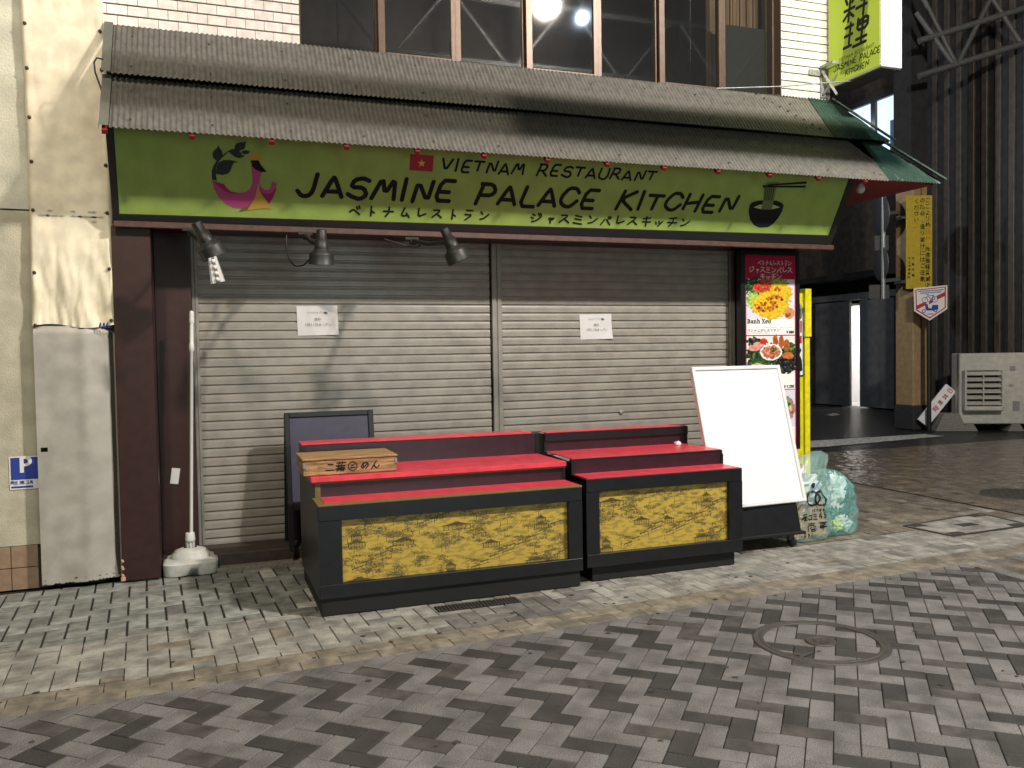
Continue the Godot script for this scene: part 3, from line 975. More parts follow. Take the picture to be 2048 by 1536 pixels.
func build_awning():
	var t := thing("corrugated_awning", "two-tier weathered corrugated awning over the green restaurant sign", "awning")
	# y, z of the edges; everything leans down towards the street
	var uT := Vector2(3.60, 0.46)
	var uB := Vector2(3.19, 0.79)
	var lT := Vector2(3.19, 0.715)
	var lB := Vector2(2.80, 1.045)
	mi(corrugated(-0.46, 4.98, 5.22, uT, uB), "upper_sheet", M.awning, t)
	mi(corrugated(-0.46, 5.17, 5.45, lT, lB), "lower_sheet", M.awning, t)
	mi(corrugated(4.96, 5.21, 5.55, uT + Vector2(0.004, 0.005), uB + Vector2(0.004, 0.005)), "upper_green_sheet", M.awning_green, t)
	mi(corrugated(5.30, 5.49, 5.84, lT + Vector2(0.004, 0.005), lB + Vector2(0.004, 0.005)), "lower_green_sheet", M.awning_green, t)
	var s := st()
	var fl := func(a: Vector2, b: Vector2):
		quad(s, Vector3(-0.515, b.x, b.y), Vector3(-0.462, b.x, b.y), Vector3(-0.462, a.x, a.y), Vector3(-0.515, a.x, a.y))
		quad(s, Vector3(-0.515, b.x - 0.03, b.y - 0.02), Vector3(-0.515, b.x, b.y), Vector3(-0.515, a.x, a.y), Vector3(-0.515, a.x - 0.03, a.y - 0.02))
	fl.call(uT + Vector2(0.01, 0.006), uB + Vector2(0.01, 0.006))
	fl.call(lT + Vector2(0.01, 0.006), lB + Vector2(0.01, 0.006))
	mi(s, "end_flashing", M.flashing, t)
	# side slope round the corner, facing the side street
	s = st()
	s.set_smooth_group(1)
	for tier in 2:
		var a := [Vector3(5.215, 3.60, 0.46), Vector3(5.55, 3.19, 0.79)] if tier == 0 else [Vector3(5.50, 3.19, 0.72), Vector3(5.84, 2.83, 1.045)]
		for i in 120:
			var z0 := -i * 0.0318 / 2.0
			for e in 1:
				var f0 := 0.005 * (1 if i % 2 else -1)
				var f1 := -f0
				var p0: Vector3 = a[0] + Vector3(f0, f0, z0)
				var p1: Vector3 = a[1] + Vector3(f0, f0, z0)
				var p2: Vector3 = a[1] + Vector3(f1, f1, z0 - 0.0159)
				var p3: Vector3 = a[0] + Vector3(f1, f1, z0 - 0.0159)
				quad(s, p1, p2, p3, p0)
	mi(s, "side_sheet", M.awning_green, t)
	s = st()
	bar(s, Vector3(5.215, 3.615, 0.47), Vector3(5.58, 3.20, 0.81), 0.05, 0.012)
	bar(s, Vector3(5.47, 3.24, 0.72), Vector3(5.865, 2.835, 1.07), 0.06, 0.012)
	mi(s, "hip_cap", M.awning_cap, t)
	s = st()
	quad(s, Vector3(5.215, 2.86, -1.45), Vector3(5.80, 2.80, -1.45), Vector3(5.80, 2.80, 1.0), Vector3(5.215, 2.86, 1.0))
	quad(s, Vector3(5.80, 2.80, -1.45), Vector3(5.80, 2.83, -1.45), Vector3(5.80, 2.83, 1.0), Vector3(5.80, 2.80, 1.0))
	mi(s, "red_soffit", M.red_paint, t)
	for k in 13:
		s = st()
		var x := -0.47 + k * 0.4605
		if k == 0: x = -0.485
		bar(s, Vector3(x, 3.13, 0.735), Vector3(x, 2.772, 1.035), 0.03, 0.026)
		mi(s, "rafter", M.red_paint, t)
	s = st()
	for k in 13:
		var x := -0.35 + k * 0.46
		for q in [[3.5, 0.545], [3.25, 0.745], [3.08, 0.815], [2.86, 1.0]]:
			box(s, Vector3(x, q[0] + 0.006, q[1] + 0.006), Vector3(0.012, 0.008, 0.012), 0.002)
	for k in 9: box(s, Vector3(4.42 + k * 0.055, 3.585 - k * 0.04, 0.482 + k * 0.032), Vector3(0.016, 0.008, 0.016), 0.002)
	mi(s, "screw_heads", M.snap, t)
	var bu := thing("light_bulb", "unlit white bulb under the red soffit at the corner of the awning", "light bulb")
	s = st()
	lathe(s, [Vector2(0.0, -0.095), Vector2(0.02, -0.09), Vector2(0.034, -0.07), Vector2(0.036, -0.052), Vector2(0.028, -0.03), Vector2(0.017, -0.012), Vector2(0.015, 0.0)], Transform3D(Basis.IDENTITY, Vector3(5.33, 2.86, 0.68)), 16)
	mi(s, "globe", M.white_plastic, bu)
	s = st()
	tube(s, [Vector3(5.33, 2.855, 0.68), Vector3(5.33, 2.88, 0.68)], 0.018, 10)
	mi(s, "socket", M.black_matt, bu)
	var wr := thing("awning_wire", "bent black wire at the end of the awning by the cream sheet", "wire")
	s = st()
	tube(s, [Vector3(-0.50, 3.27, 0.78), Vector3(-0.535, 3.272, 0.79), Vector3(-0.55, 3.24, 0.80), Vector3(-0.545, 3.18, 0.80), Vector3(-0.52, 3.10, 0.80), Vector3(-0.505, 3.04, 0.82)], 0.005, 6)
	mi(s, "cable", M.rubber, wr)

# ---------------------------------------------------------------- the green sign over the shutters
var SN := Vector3(0, -SIGN_SLOPE, 1).normalized()
var SE := Vector3(0, 1, SIGN_SLOPE).normalized()
const S0 := Vector3(0, 2.3905, 0.56)
const SK := 0.99

func sg(px: float, py: float) -> Vector2:
	var p := on_plane(px, py, S0, SN)
	return Vector2(p.x, (p - S0).dot(SE))

func traced(parent: Node, called: String, m: Material, pts: Array, o: Vector2, k: float, depth: float):
	var poly := PackedVector2Array()
	for p in pts: poly.append(sg(o.x + p[0] / k, o.y + p[1] / k))
	var s := st()
	prism(s, poly, 0.0, Transform3D(Basis(Vector3(1, 0, 0), SE, SN), S0 + SN * depth))
	return mi(s, called, m, parent)

func build_sign():
	var t := thing("shop_sign", "long green restaurant sign with black lettering, pink logo and noodle bowl", "sign")
	var xf := Transform3D(Basis(Vector3(SK, 0, 0), SE * SK, SN), S0)
	var s := st()
	prism(s, PackedVector2Array([Vector2(-0.462, -0.012), Vector2(5.128, 0.032), Vector2(5.118, 0.66), Vector2(-0.455, 0.66)]), 0.01, xf.translated_local(Vector3(0, 0, -0.01)))
	mi(s, "panel", M.sign_green, t)
	s = st()
	prism(s, PackedVector2Array([Vector2(-0.502, -0.05), Vector2(-0.464, -0.05), Vector2(-0.457, 0.66), Vector2(-0.502, 0.66)]), 0.10, xf.translated_local(Vector3(0, 0, -0.09)))
	prism(s, PackedVector2Array([Vector2(5.13, -0.05), Vector2(5.185, -0.05), Vector2(5.185, 0.66), Vector2(5.12, 0.66)]), 0.10, xf.translated_local(Vector3(0, 0, -0.09)))
	prism(s, PackedVector2Array([Vector2(-0.464, -0.068), Vector2(5.13, -0.062), Vector2(5.13, 0.030), Vector2(-0.464, -0.014)]), 0.10, xf.translated_local(Vector3(0, 0, -0.09)))
	prism(s, PackedVector2Array([Vector2(-0.464, -0.05), Vector2(5.13, -0.05), Vector2(5.12, 0.65), Vector2(-0.464, 0.65)]), 0.05, xf.translated_local(Vector3(0, 0, -0.08)))
	mi(s, "frame", M.sign_frame, t)
	var put := plane_put(S0, Vector3(SK, 0, 0), SE * SK)
	letters(t, "small_lettering", M.ink, "VIETNAM", 1.622, 2.235, 0.398, 0.405, 0.085, 0.085, 0.0165, put, 0.12, 0.36)
	letters(t, "small_lettering", M.ink, "RESTAURANT", 2.345, 3.312, 0.405, 0.415, 0.084, 0.078, 0.0165, put, 0.12, 0.36)
	letters(t, "large_lettering", M.ink, "JASMINE", 0.65, 1.725, 0.165, 0.170, 0.155, 0.15, 0.031, put, 0.12, 0.3)
	letters(t, "large_lettering", M.ink, "PALACE", 1.915, 2.86, 0.168, 0.178, 0.15, 0.145, 0.030, put, 0.12, 0.3)
	letters(t, "large_lettering", M.ink, "KITCHEN", 3.05, 4.10, 0.178, 0.196, 0.145, 0.13, 0.029, put, 0.12, 0.3)
	letters(t, "kana_lettering", M.ink, "ベトナムレストラン", 1.005, 2.02, 0.042, 0.042, 0.068, 0.072, 0.0135, put, 0.0, 0.75)
	letters(t, "kana_lettering", M.ink, "ジャスミンパレスキッチン", 2.36, 3.72, 0.040, 0.055, 0.074, 0.074, 0.0135, put, 0.0, 0.5)
	# flag
	var fl := Node3D.new()
	fl.name = "flag"
	t.add_child(fl)
	traced(fl, "field", M.flag_red, [[757, 95], [1012, 115], [998, 287], [746, 272]], Vector2(680, 290), 5.39, 0.0015)
	var star := []
	for k in 10:
		var r := 46.0 if k % 2 == 0 else 18.0
		star.append([880 + r * sin(TAU * k / 10.0), 196 - r * cos(TAU * k / 10.0)])
	traced(fl, "star", M.flag_gold, star, Vector2(680, 290), 5.39, 0.003)
	# emblem: a leafy twig turning into a figure in a pink dress with a straw hat
	var lg := Node3D.new()
	lg.name = "emblem"
	t.add_child(lg)
	var o := Vector2(400, 270)
	var k := 9.036
	traced(lg, "dress", M.logo_pink, [[920, 520], [960, 590], [1030, 640], [1120, 672], [1090, 760], [1075, 870], [1045, 900], [1010, 1080], [960, 1190], [870, 1290], [740, 1320], [600, 1310], [480, 1250], [340, 1130], [260, 990], [215, 800], [310, 850], [440, 890], [480, 960], [560, 1020], [680, 1050], [820, 1030], [910, 970], [945, 880], [945, 740]], o, k, 0.0015)
	traced(lg, "sash", M.logo_rose, [[250, 835], [440, 888], [480, 960], [560, 1020], [700, 1050], [560, 1060], [420, 1000], [320, 920]], o, k, 0.0025)
	traced(lg, "dress_fold", M.logo_pink, [[1080, 850], [1100, 920], [1170, 985], [1240, 992], [1285, 930], [1300, 830], [1395, 875], [1350, 1000], [1240, 1060], [1150, 1040], [1068, 940]], o, k, 0.0018)
	traced(lg, "dress_lining", M.logo_rose, [[1065, 930], [1140, 1040], [1230, 1062], [1310, 1030], [1385, 930], [1370, 1010], [1320, 1130], [1250, 1240], [1150, 1120], [1090, 1020]], o, k, 0.0026)
	traced(lg, "skirt", M.logo_gold, [[1045, 910], [1110, 1080], [1190, 1190], [1300, 1330], [1150, 1322], [980, 1338], [850, 1360], [960, 1190], [1010, 1080]], o, k, 0.003)
	traced(lg, "shadow_tail", M.olive_edge, [[700, 1390], [760, 1320], [880, 1280], [955, 1190], [850, 1355]], o, k, 0.0022)
	traced(lg, "hat", M.logo_gold, [[830, 440], [1005, 300], [1180, 440], [1100, 452], [900, 452]], o, k, 0.0015)
	traced(lg, "hair", M.ink, [[915, 456], [1060, 456], [1100, 540], [1210, 665], [1100, 665], [1000, 620], [940, 560]], o, k, 0.003)
	traced(lg, "stem", M.leaf_ink, [[215, 800], [210, 650], [240, 560], [290, 480], [400, 370], [500, 290], [520, 300], [420, 390], [330, 490], [292, 570], [287, 700], [305, 830]], o, k, 0.0015)
	for lf in [[[335, 170], [345, 215], [400, 290], [410, 350], [380, 410], [330, 470], [300, 465], [240, 410], [222, 340], [250, 280], [310, 230]],
			[[290, 700], [300, 560], [340, 490], [430, 450], [540, 450], [640, 470], [700, 488], [610, 500], [580, 560], [550, 650], [500, 700], [400, 720]],
			[[630, 240], [625, 190], [660, 150], [740, 130], [810, 125], [840, 85], [825, 150], [820, 210], [800, 250], [720, 280], [650, 270]],
			[[505, 290], [560, 255], [640, 245], [700, 270], [730, 310], [760, 360], [810, 378], [760, 405], [710, 420], [640, 400], [570, 350]],
			[[740, 310], [790, 275], [850, 275], [910, 300], [860, 340], [790, 350]]]:
		traced(lg, "leaf", M.leaf_ink, lf, o, k, 0.0026)
	# noodle bowl with chopsticks
	var bw := Node3D.new()
	bw.name = "noodle_bowl"
	t.add_child(bw)
	o = Vector2(1400, 330)
	k = 6.4
	traced(bw, "bowl", M.ink, [[620, 600], [632, 520], [660, 480], [740, 455], [850, 448], [980, 455], [1050, 485], [1070, 520], [1050, 590], [1000, 680], [940, 750], [870, 795], [760, 800], [690, 770], [640, 700]], o, k, 0.0015)
	traced(bw, "bowl_inside", M.pale_green, [[685, 540], [760, 508], [850, 498], [940, 508], [1025, 541], [930, 562], [850, 568], [770, 562]], o, k, 0.0028)
	traced(bw, "noodles", M.noodle, [[850, 225], [930, 212], [1020, 222], [1010, 245], [972, 285], [940, 460], [915, 568], [780, 566], [805, 440], [822, 285]], o, k, 0.004)
	for q in [[[800, 255], [980, 262], [1352, 262], [1345, 288], [980, 284], [800, 286]], [[860, 245], [1362, 208], [1358, 236], [870, 262]]]:
		traced(bw, "chopstick", M.ink, q, o, k, 0.005)
	for i in 5:
		traced(bw, "noodle_line", M.ink, [[838 + i * 24, 290], [846 + i * 24, 290], [828 + i * 22, 450], [820 + i * 22, 450]], o, k, 0.0052)

# ---------------------------------------------------------------- clip-on spotlights under the fascia
func spotlight(head_top: Vector3, head_end: Vector3, clamp_at: Vector3, label: String, cable: Array):
	var t := thing("clip_spotlight", label, "spotlight", "clip-on spotlights under the sign")
	var ax := (head_end - head_top)
	var l := ax.length()
	var y := ax.normalized()
	var x := y.cross(Vector3(0.2, 0.1, 1)).normalized()
	var xf := Transform3D(Basis(x, y, x.cross(y)), head_top)
	var s := st()
	lathe(s, [Vector2(0, 0), Vector2(0.027, 0.002), Vector2(0.031, 0.008), Vector2(0.032, l * 0.3), Vector2(0.042, l * 0.31), Vector2(0.044, l * 0.58)], xf, 20)
	mi(s, "socket", M.lamp_body, t)
	s = st()
	lathe(s, [Vector2(0.044, l * 0.56), Vector2(0.053, l * 0.62), Vector2(0.075, l * 0.70), Vector2(0.076, l * 0.72), Vector2(0.077, l * 0.985), Vector2(0.081, l), Vector2(0.076, l), Vector2(0.073, l * 0.98)], xf, 24)
	mi(s, "shade", M.lamp_shade, t)
	s = st()
	lathe(s, [Vector2(0.073, l * 0.98), Vector2(0.069, l * 0.74), Vector2(0.03, l * 0.66), Vector2(0, l * 0.66)], xf, 20)
	mi(s, "reflector", M.lamp_inside, t)
	s = st()
	var joint := xf * Vector3(0, l * 0.42, 0)
	var mid := clamp_at.lerp(joint, 0.45) + Vector3(0, -0.02, 0)
	tube(s, [clamp_at, mid, joint - (joint - mid).normalized() * 0.03], 0.016, 8)
	mi(s, "arm", M.lamp_body, t)
	s = st()
	box(s, Vector3(clamp_at.x, clamp_at.y + 0.01, clamp_at.z), Vector3(0.10, 0.022, 0.05), 0.004)
	box(s, Vector3(clamp_at.x + 0.01, clamp_at.y - 0.012, clamp_at.z + 0.02), Vector3(0.05, 0.04, 0.035), 0.006)
	mi(s, "clamp", M.lamp_body, t)
	if cable.size():
		s = st()
		var c := Curve3D.new()
		for i in cable.size():
			var d: Vector3 = (cable[min(i + 1, cable.size() - 1)] - cable[max(i - 1, 0)]) * 0.22
			c.add_point(cable[i], -d, d)
		tube(s, Array(c.tessellate(3, 6)), 0.0055, 6)
		mi(s, "cable", M.rubber, t)
	return t

func build_spots():
	var P := func(x, y, z): return on_plane(x, y, Vector3(0, 0, z), Vector3(0, 0, 1))
	spotlight(P.call(391, 444, 1.00), P.call(431, 513, 0.97), Vector3(-0.04, 2.28, 0.555), "black clip-on spotlight with a strip of packaging hanging from its mouth", [])
	spotlight(P.call(643, 458, 1.06), P.call(643, 529, 1.03), Vector3(0.69, 2.278, 0.57), "black clip-on spotlight pointing straight down with a looped cable", [P.call(573, 470, 0.56), P.call(573, 495, 0.6), P.call(582, 524, 0.7), P.call(600, 532, 0.8), P.call(620, 518, 0.95), P.call(632, 492, 1.04)])
	spotlight(P.call(888, 457, 1.06), P.call(919, 523, 1.07), Vector3(1.43, 2.265, 0.57), "black clip-on spotlight on a long arm tilted to the street", [P.call(768, 478, 0.55), P.call(800, 488, 0.57), P.call(832, 494, 0.58), P.call(845, 484, 0.62)])
	var t := thing("plastic_sleeve", "clear plastic sleeve with white beads hanging from the spotlight", "packaging")
	var a: Vector3 = P.call(416, 517, 1.12)
	var b: Vector3 = P.call(433, 512, 1.12)
	var c: Vector3 = P.call(451, 562, 1.12)
	var d: Vector3 = P.call(422, 568, 1.12)
	var s := st()
	quad(s, d, c, b, a)
	mi(s, "film", M.clear_film, t)
	s = st()
	var z := Vector3(0, 0, 0.003)
	quad(s, d.lerp(c, 0.12) + z, d.lerp(c, 0.34) + z, a.lerp(b, 0.34) + z, a.lerp(b, 0.12) + z)
	quad(s, d.lerp(c, 0.66) + z, d.lerp(c, 0.94) + z, a.lerp(b, 0.94) + z, a.lerp(b, 0.66) + z)
	mi(s, "white_strip", M.paper, t)
	for k in 4:
		s = st()
		var m := d.lerp(c, 0.5).lerp(a.lerp(b, 0.5), 0.12 + k * 0.24)
		lathe(s, [Vector2(0, -0.014), Vector2(0.012, -0.008), Vector2(0.014, 0), Vector2(0.012, 0.008), Vector2(0, 0.014)], Transform3D(Basis.IDENTITY, m + z * 2.0), 10)
		mi(s, "bead", M.white_plastic, t)

# ---------------------------------------------------------------- things in front of the shop
func build_notices():
	for d in [[0.684, 0.985, 1.612, 1.832, 0.006, "white A4 opening notice taped beside the looped-cable spotlight's shutter post", 0.0], [2.994, 3.290, 1.56, 1.771, 0.006, "white A4 opening notice on the shutter behind the white board", 0.0]]:
		var t := thing("paper_notice", "white opening notice on the shutter beside the brown pillar" if d[0] < 1 else "white opening notice on the shutter behind the white board", "notice", "opening notices on the shutters")
		var s := st()
		var n := 8
		for i in n:
			for j in 6:
				var q := []
				for c in [[0, 0], [1, 0], [1, 1], [0, 1]]:
					var u: float = (i + c[0]) / float(n)
					var v: float = (j + c[1]) / 6.0
					q.append(Vector3(lerpf(d[0], d[1], u) - 0.006 * (v - 0.5), lerpf(d[2], d[3], v) + 0.006 * (u - 0.5), 0.0055 + 0.002 * sin(u * 5.0 + v * 3.0) + (0.012 * pow(max(0.0, u - v - 0.35), 2.0) * 4.0)))
				quad(s, q[0], q[1], q[2], q[3])
		mi(s, "sheet", M.paper, t)
		var put := plane_put(Vector3(d[0], d[2], 0.0115), Vector3(1, 0, 0), Vector3.UP)
		s = st()
		words(s, "ベトナムレストラン", 0.075, 0.195, 0.165, 0.168, 0.011, 0.011, 0.0014, put, 0.0, 0.25)
		words(s, "告知", 0.128, 0.172, 0.112, 0.112, 0.02, 0.02, 0.0019, put, 0.0, 0.12)
		words(s, "1月11日オープン", 0.055, 0.25, 0.07, 0.07, 0.02, 0.02, 0.0019, put, 0.0, 0.16)
		mi(s, "lettering", M.ink_soft, t)
		s = st()
		for k in 3: b2(s, d[0] + 0.2 + k * 0.008, d[0] + 0.207 + k * 0.008, d[2] + 0.163, d[2] + 0.178 - k * 0.003, 0.0115, 0.012)
		mi(s, "logo_mark", M.ink_soft, t)

func build_left():
	# neighbour's wall, cream sheet, galvanised cover
	var n := thing("neighbour_building", "cream rendered building wall with pink base tiles left of the metal cover", "building")
	var s := st()
	b2(s, -9.0, -0.62, 0.285, 2.40, -6.0, 0.40)
	mi(s, "lower_wall", M.plaster_low, n)
	s = st()
	b2(s, -9.0, -0.62, 2.41, 9.0, -6.0, 0.405)
	mi(s, "upper_wall", M.plaster, n)
	s = st()
	b2(s, -9.0, -0.62, 2.395, 2.415, -0.5, 0.392)
	b2(s, -9.0, -0.62, 0.0, 0.29, -6.0, 0.385)
	mi(s, "joint", M.soot, n)
	for k in 12:
		for r in 2:
			s = st()
			b2(s, -1.005 - (k + 1) * 0.155, -1.005 - k * 0.155 - 0.004, 0.002 + r * 0.142, 0.139 + r * 0.142, 0.30, 0.398, 0.002)
			mi(s, "base_tile", M.pinktile, n)
	# parking sign
	var ps := thing("parking_sign", "small blue and white parking sign on the cream wall", "sign")
	s = st()
	b2(s, -1.152, -0.99, 0.642, 0.852, 0.402, 0.406, 0.001)
	mi(s, "plate", M.white_print, ps)
	s = st()
	b2(s, -1.143, -0.99, 0.705, 0.845, 0.4065, 0.4072)
	mi(s, "blue_field", M.blue_print, ps)
	text_mesh("P", 0.105, M.white_print, ps, Transform3D(Basis.IDENTITY, Vector3(-1.105, 0.712, 0.4088)))
	s = st()
	words(s, "駐車場", -1.143, -1.02, 0.676, 0.676, 0.022, 0.022, 0.003, plane_put(Vector3(0, 0, 0.4065), Vector3(1, 0, 0), Vector3.UP), 0, 0.2, 0.001)
	b2(s, -1.143, -1.02, 0.652, 0.664, 0.4065, 0.407)
	mi(s, "lettering", M.blue_print, ps)
	# cream vinyl sheet, buttoned at the edges, creased below
	var v := thing("vinyl_sheet", "cream vinyl sheet fixed with snap buttons above the galvanised cover", "sheet")
	s = st()
	s.set_smooth_group(1)
	var nx := 36
	var ny := 150
	var nz := FastNoiseLite.new()
	nz.seed = 31; nz.frequency = 1.6; nz.fractal_octaves = 3
	var at := func(i: int, j: int) -> Vector3:
		var u := i / float(nx)
		var w := j / float(ny)
		var y := lerpf(1.672, 6.2, w)
		var low: float = clamp((2.35 - y) / 0.6, 0.0, 1.0)
		var edge: float = min(u, 1.0 - u)
		var z := 0.462 + 0.012 * nz.get_noise_2d(u * 1.2, y * 1.1) + 0.004 * smoothstep(0.05, 0.0, absf(edge - 0.07))
		z += low * (0.055 * absf(nz.get_noise_2d(u * 2.6 + 3.0 + (y - 1.7) * 0.9, y * 0.8)) + 0.02 * sin(u * 9.0 + y * 5.0) * smoothstep(0.0, 0.2, edge))
		if edge < 0.02: z -= 0.03
		return Vector3(lerpf(-0.985, -0.512, u) + 0.004 * sin(y * 3.0) + (0.012 * low if u > 0.9 else 0.0), y + low * 0.014 * sin(u * 7.0), z)
	for i in nx:
		for j in ny:
			quad(s, at.call(i, j), at.call(i + 1, j), at.call(i + 1, j + 1), at.call(i, j + 1))
	mi(s, "cloth", M.vinyl, v)
	for k in 9:
		for e in 2:
			s = st()
			var y: float = [1.70, 2.03, 2.40, 2.70, 3.0, 3.30, 3.55, 3.80, 4.1][k] + e * 0.015
			var p: Vector3 = at.call(2 if e == 0 else 34, int((y - 1.672) / 4.528 * ny))
			lathe(s, [Vector2(0.011, -0.004), Vector2(0.011, 0.003), Vector2(0.006, 0.007), Vector2(0, 0.007)], Transform3D(Basis(Vector3(1, 0, 0), Vector3(0, 0, 1), Vector3(0, -1, 0)), p + Vector3(0, 0, 0.004)), 10)
			mi(s, "snap_button", M.snap, v)
	s = st()
	for k in 22:
		var u := rng.randf()
		var p: Vector3 = at.call(int(4 + u * 30), int((2.385 + rng.randf_range(-0.02, 0.03) - 1.672) / 4.528 * ny)) + Vector3(0, 0, 0.003)
		var w := rng.randf_range(0.008, 0.03)
		var h := rng.randf_range(0.003, 0.009)
		tri(s, p + Vector3(-w, 0, 0), p + Vector3(w * 0.3, -h, 0), p + Vector3(w, h * 0.5, 0))
		tri(s, p + Vector3(-w, 0, 0), p + Vector3(w, h * 0.5, 0), p + Vector3(0, h, 0))
	mi(s, "scuff_marks", M.galv, v).set_meta("kind", "stuff")
	# galvanised cover below
	var g := thing("metal_cover", "dented galvanised metal cover standing on the pavement below the cream sheet", "metal cover")
	s = st()
	s.set_smooth_group(1)
	var ga := func(i: int, j: int) -> Vector3:
		var u := i / 24.0
		var y := lerpf(0.035, 1.672, j / 60.0)
		var x := lerpf(-0.978, -0.512, u)
		var z := 0.485
		if x > -0.66: z -= (x + 0.66) * 0.42
		elif x > -0.74: z += 0.005 * sin((x + 0.74) / 0.08 * PI)
		z += 0.003 * nz.get_noise_2d(u * 1.3 + 9.0, y * 0.9) + 0.006 * smoothstep(0.25, 0.0, y) * sin(u * 16.0)
		if j == 60: z -= 0.02
		return Vector3(x, y, z)
	for i in 24:
		for j in 60:
			if i == 1 and j == 31 or i == 2 and j == 31: continue
			quad(s, ga.call(i, j), ga.call(i + 1, j), ga.call(i + 1, j + 1), ga.call(i, j + 1))
	mi(s, "sheet", M.galv, g)
	s = st()
	b2(s, -0.975, -0.53, 0.05, 1.66, 0.406, 0.44)
	mi(s, "backing", M.soot, g)
	s = st()
	for k in 60:
		var x := rng.randf_range(-0.97, -0.52)
		var y := 0.037 + absf(rng.randfn(0, 0.022))
		var p: Vector3 = ga.call(int((x + 0.978) / 0.466 * 24), int((y - 0.035) / 1.637 * 60)) + Vector3(0, y * 0.0, 0.003)
		var w := rng.randf_range(0.004, 0.014)
		tri(s, p + Vector3(-w, 0, 0), p + Vector3(w, 0.002, 0), p + Vector3(0, w * 0.7, 0))
	mi(s, "mud_splashes", M.soot, g).set_meta("kind", "stuff")
	s = st()
	for k in 3: tube(s, [Vector3(-0.60 + k * 0.02, 1.665, 0.50), Vector3(-0.592 + k * 0.02, 1.69, 0.51), Vector3(-0.588 + k * 0.022, 1.66, 0.515)], 0.004, 5)
	mi(s, "blue_cord", M.blue_print, g)

func build_umbrella_base():
	var t := thing("parasol_base", "grey plastic parasol base with a bare white pole standing on the step", "parasol base")
	var s := st()
	s.set_smooth_group(1)
	var c := Vector3(-0.10, 0.0, 0.33)
	# rounded square tank
	var ring := func(r: float, y: float, sq: float) -> Array:
		var out := []
		for k in 40:
			var a := TAU * k / 40
			var p := Vector2(cos(a), sin(a))
			var m := pow(pow(absf(p.x), sq) + pow(absf(p.y), sq), -1.0 / sq)
			out.append(c + Vector3(p.x * m * r, y, p.y * m * r * 0.92))
		return out
	var prof := [[0.168, 0.004, 6.0], [0.173, 0.012, 6.0], [0.176, 0.082, 6.0], [0.168, 0.094, 6.0], [0.150, 0.098, 5.0], [0.128, 0.100, 2.0], [0.122, 0.125, 2.0], [0.105, 0.138, 2.0], [0.10, 0.15, 2.0], [0.075, 0.158, 2.0], [0.055, 0.165, 2.0], [0.045, 0.167, 2.0]]
	var prev: Array = []
	for q in prof:
		var cur: Array = ring.call(q[0], q[1], q[2])
		if q[1] < 0.01:
			for k in 40:
				if cur[k].z > c.z and absf(cur[k].x - c.x) < 0.035: cur[k].y += 0.022
		s.set_smooth_group(1 if q[1] < 0.09 else (2 if q[1] < 0.12 else (3 if q[1] < 0.145 else 4)))
		if prev.size():
			for k in 40:
				var k2 := (k + 1) % 40
				quad(s, prev[k2], prev[k], cur[k], cur[k2])
		prev = cur
	mi(s, "tank", M.dirty_plastic, t)
	var ax := Transform3D(Basis.IDENTITY, c)
	s = st()
	for k in 8:
		var a := TAU * k / 8
		box(s, c + Vector3(cos(a) * 0.024, 0.19, sin(a) * 0.024), Vector3(0.011, 0.06, 0.008), 0.001, Basis(Vector3.UP, -a))
	lathe(s, [Vector2(0.02, 0.15), Vector2(0.02, 0.22)], ax, 12)
	mi(s, "collet", M.dirty_plastic, t)
	s = st()
	lathe(s, [Vector2(0.027, 0.205), Vector2(0.032, 0.207), Vector2(0.0335, 0.22), Vector2(0.029, 0.262), Vector2(0.027, 0.266), Vector2(0.012, 0.266)], ax, 18)
	mi(s, "clamp_ring", M.white_plastic, t)
	s = st()
	lathe(s, [Vector2(0.0115, 0.2), Vector2(0.0115, 1.50), Vector2(0.016, 1.505), Vector2(0.0175, 1.53), Vector2(0.016, 1.555), Vector2(0.0135, 1.56), Vector2(0.0125, 1.69)], Transform3D(Basis(Vector3(0, 0, 1), -0.03) , c), 14)
	mi(s, "pole", M.white_plastic, t)
	s = st()
	lathe(s, [Vector2(0.0135, 1.69), Vector2(0.0165, 1.70), Vector2(0.017, 1.725), Vector2(0.0145, 1.735), Vector2(0.016, 1.755), Vector2(0.012, 1.775), Vector2(0, 1.78)], Transform3D(Basis(Vector3(0, 0, 1), -0.03), c), 14)
	mi(s, "pole_cap", M.white_plastic, t)

func build_aboard():
	var t := thing("blackboard_stand", "black framed A-board standing between the shutter and the counters", "A-board")
	var top := Vector3(0, 1.055, 0.30)
	var e := (top - Vector3(0, 0.10, 0.47)).normalized()
	var xf := Transform3D(Basis(Vector3(1, 0, 0), e, Vector3(1, 0, 0).cross(e)), Vector3(0, 0.10, 0.47))
	var L := 0.97
	var s := st()
	for q in [[0.545, 0.58, 0.0, L], [1.14, 1.178, 0.0, L], [0.58, 1.14, L - 0.035, L], [0.58, 1.14, 0.28, 0.34]]:
		box(s, xf * Vector3((q[0] + q[1]) * 0.5, (q[2] + q[3]) * 0.5, 0), Vector3(q[1] - q[0], q[3] - q[2], 0.026), 0.003, xf.basis)
	mi(s, "front_frame", M.black_paint, t)
	s = st()
	box(s, xf * Vector3(0.86, 0.637, -0.004), Vector3(0.56, 0.595, 0.01), 0.0, xf.basis)
	mi(s, "panel", M.chalk_panel, t)
	s = st()
	var e2 := (Vector3(0, 1.05, 0.27) - Vector3(0, 0.10, 0.09)).normalized()
	var x2 := Transform3D(Basis(Vector3(1, 0, 0), e2, Vector3(1, 0, 0).cross(e2)), Vector3(0, 0.10, 0.09))
	box(s, x2 * Vector3(0.862, 0.48, 0), Vector3(0.63, 0.955, 0.022), 0.003, x2.basis)
	mi(s, "rear_leaf", M.black_matt, t)

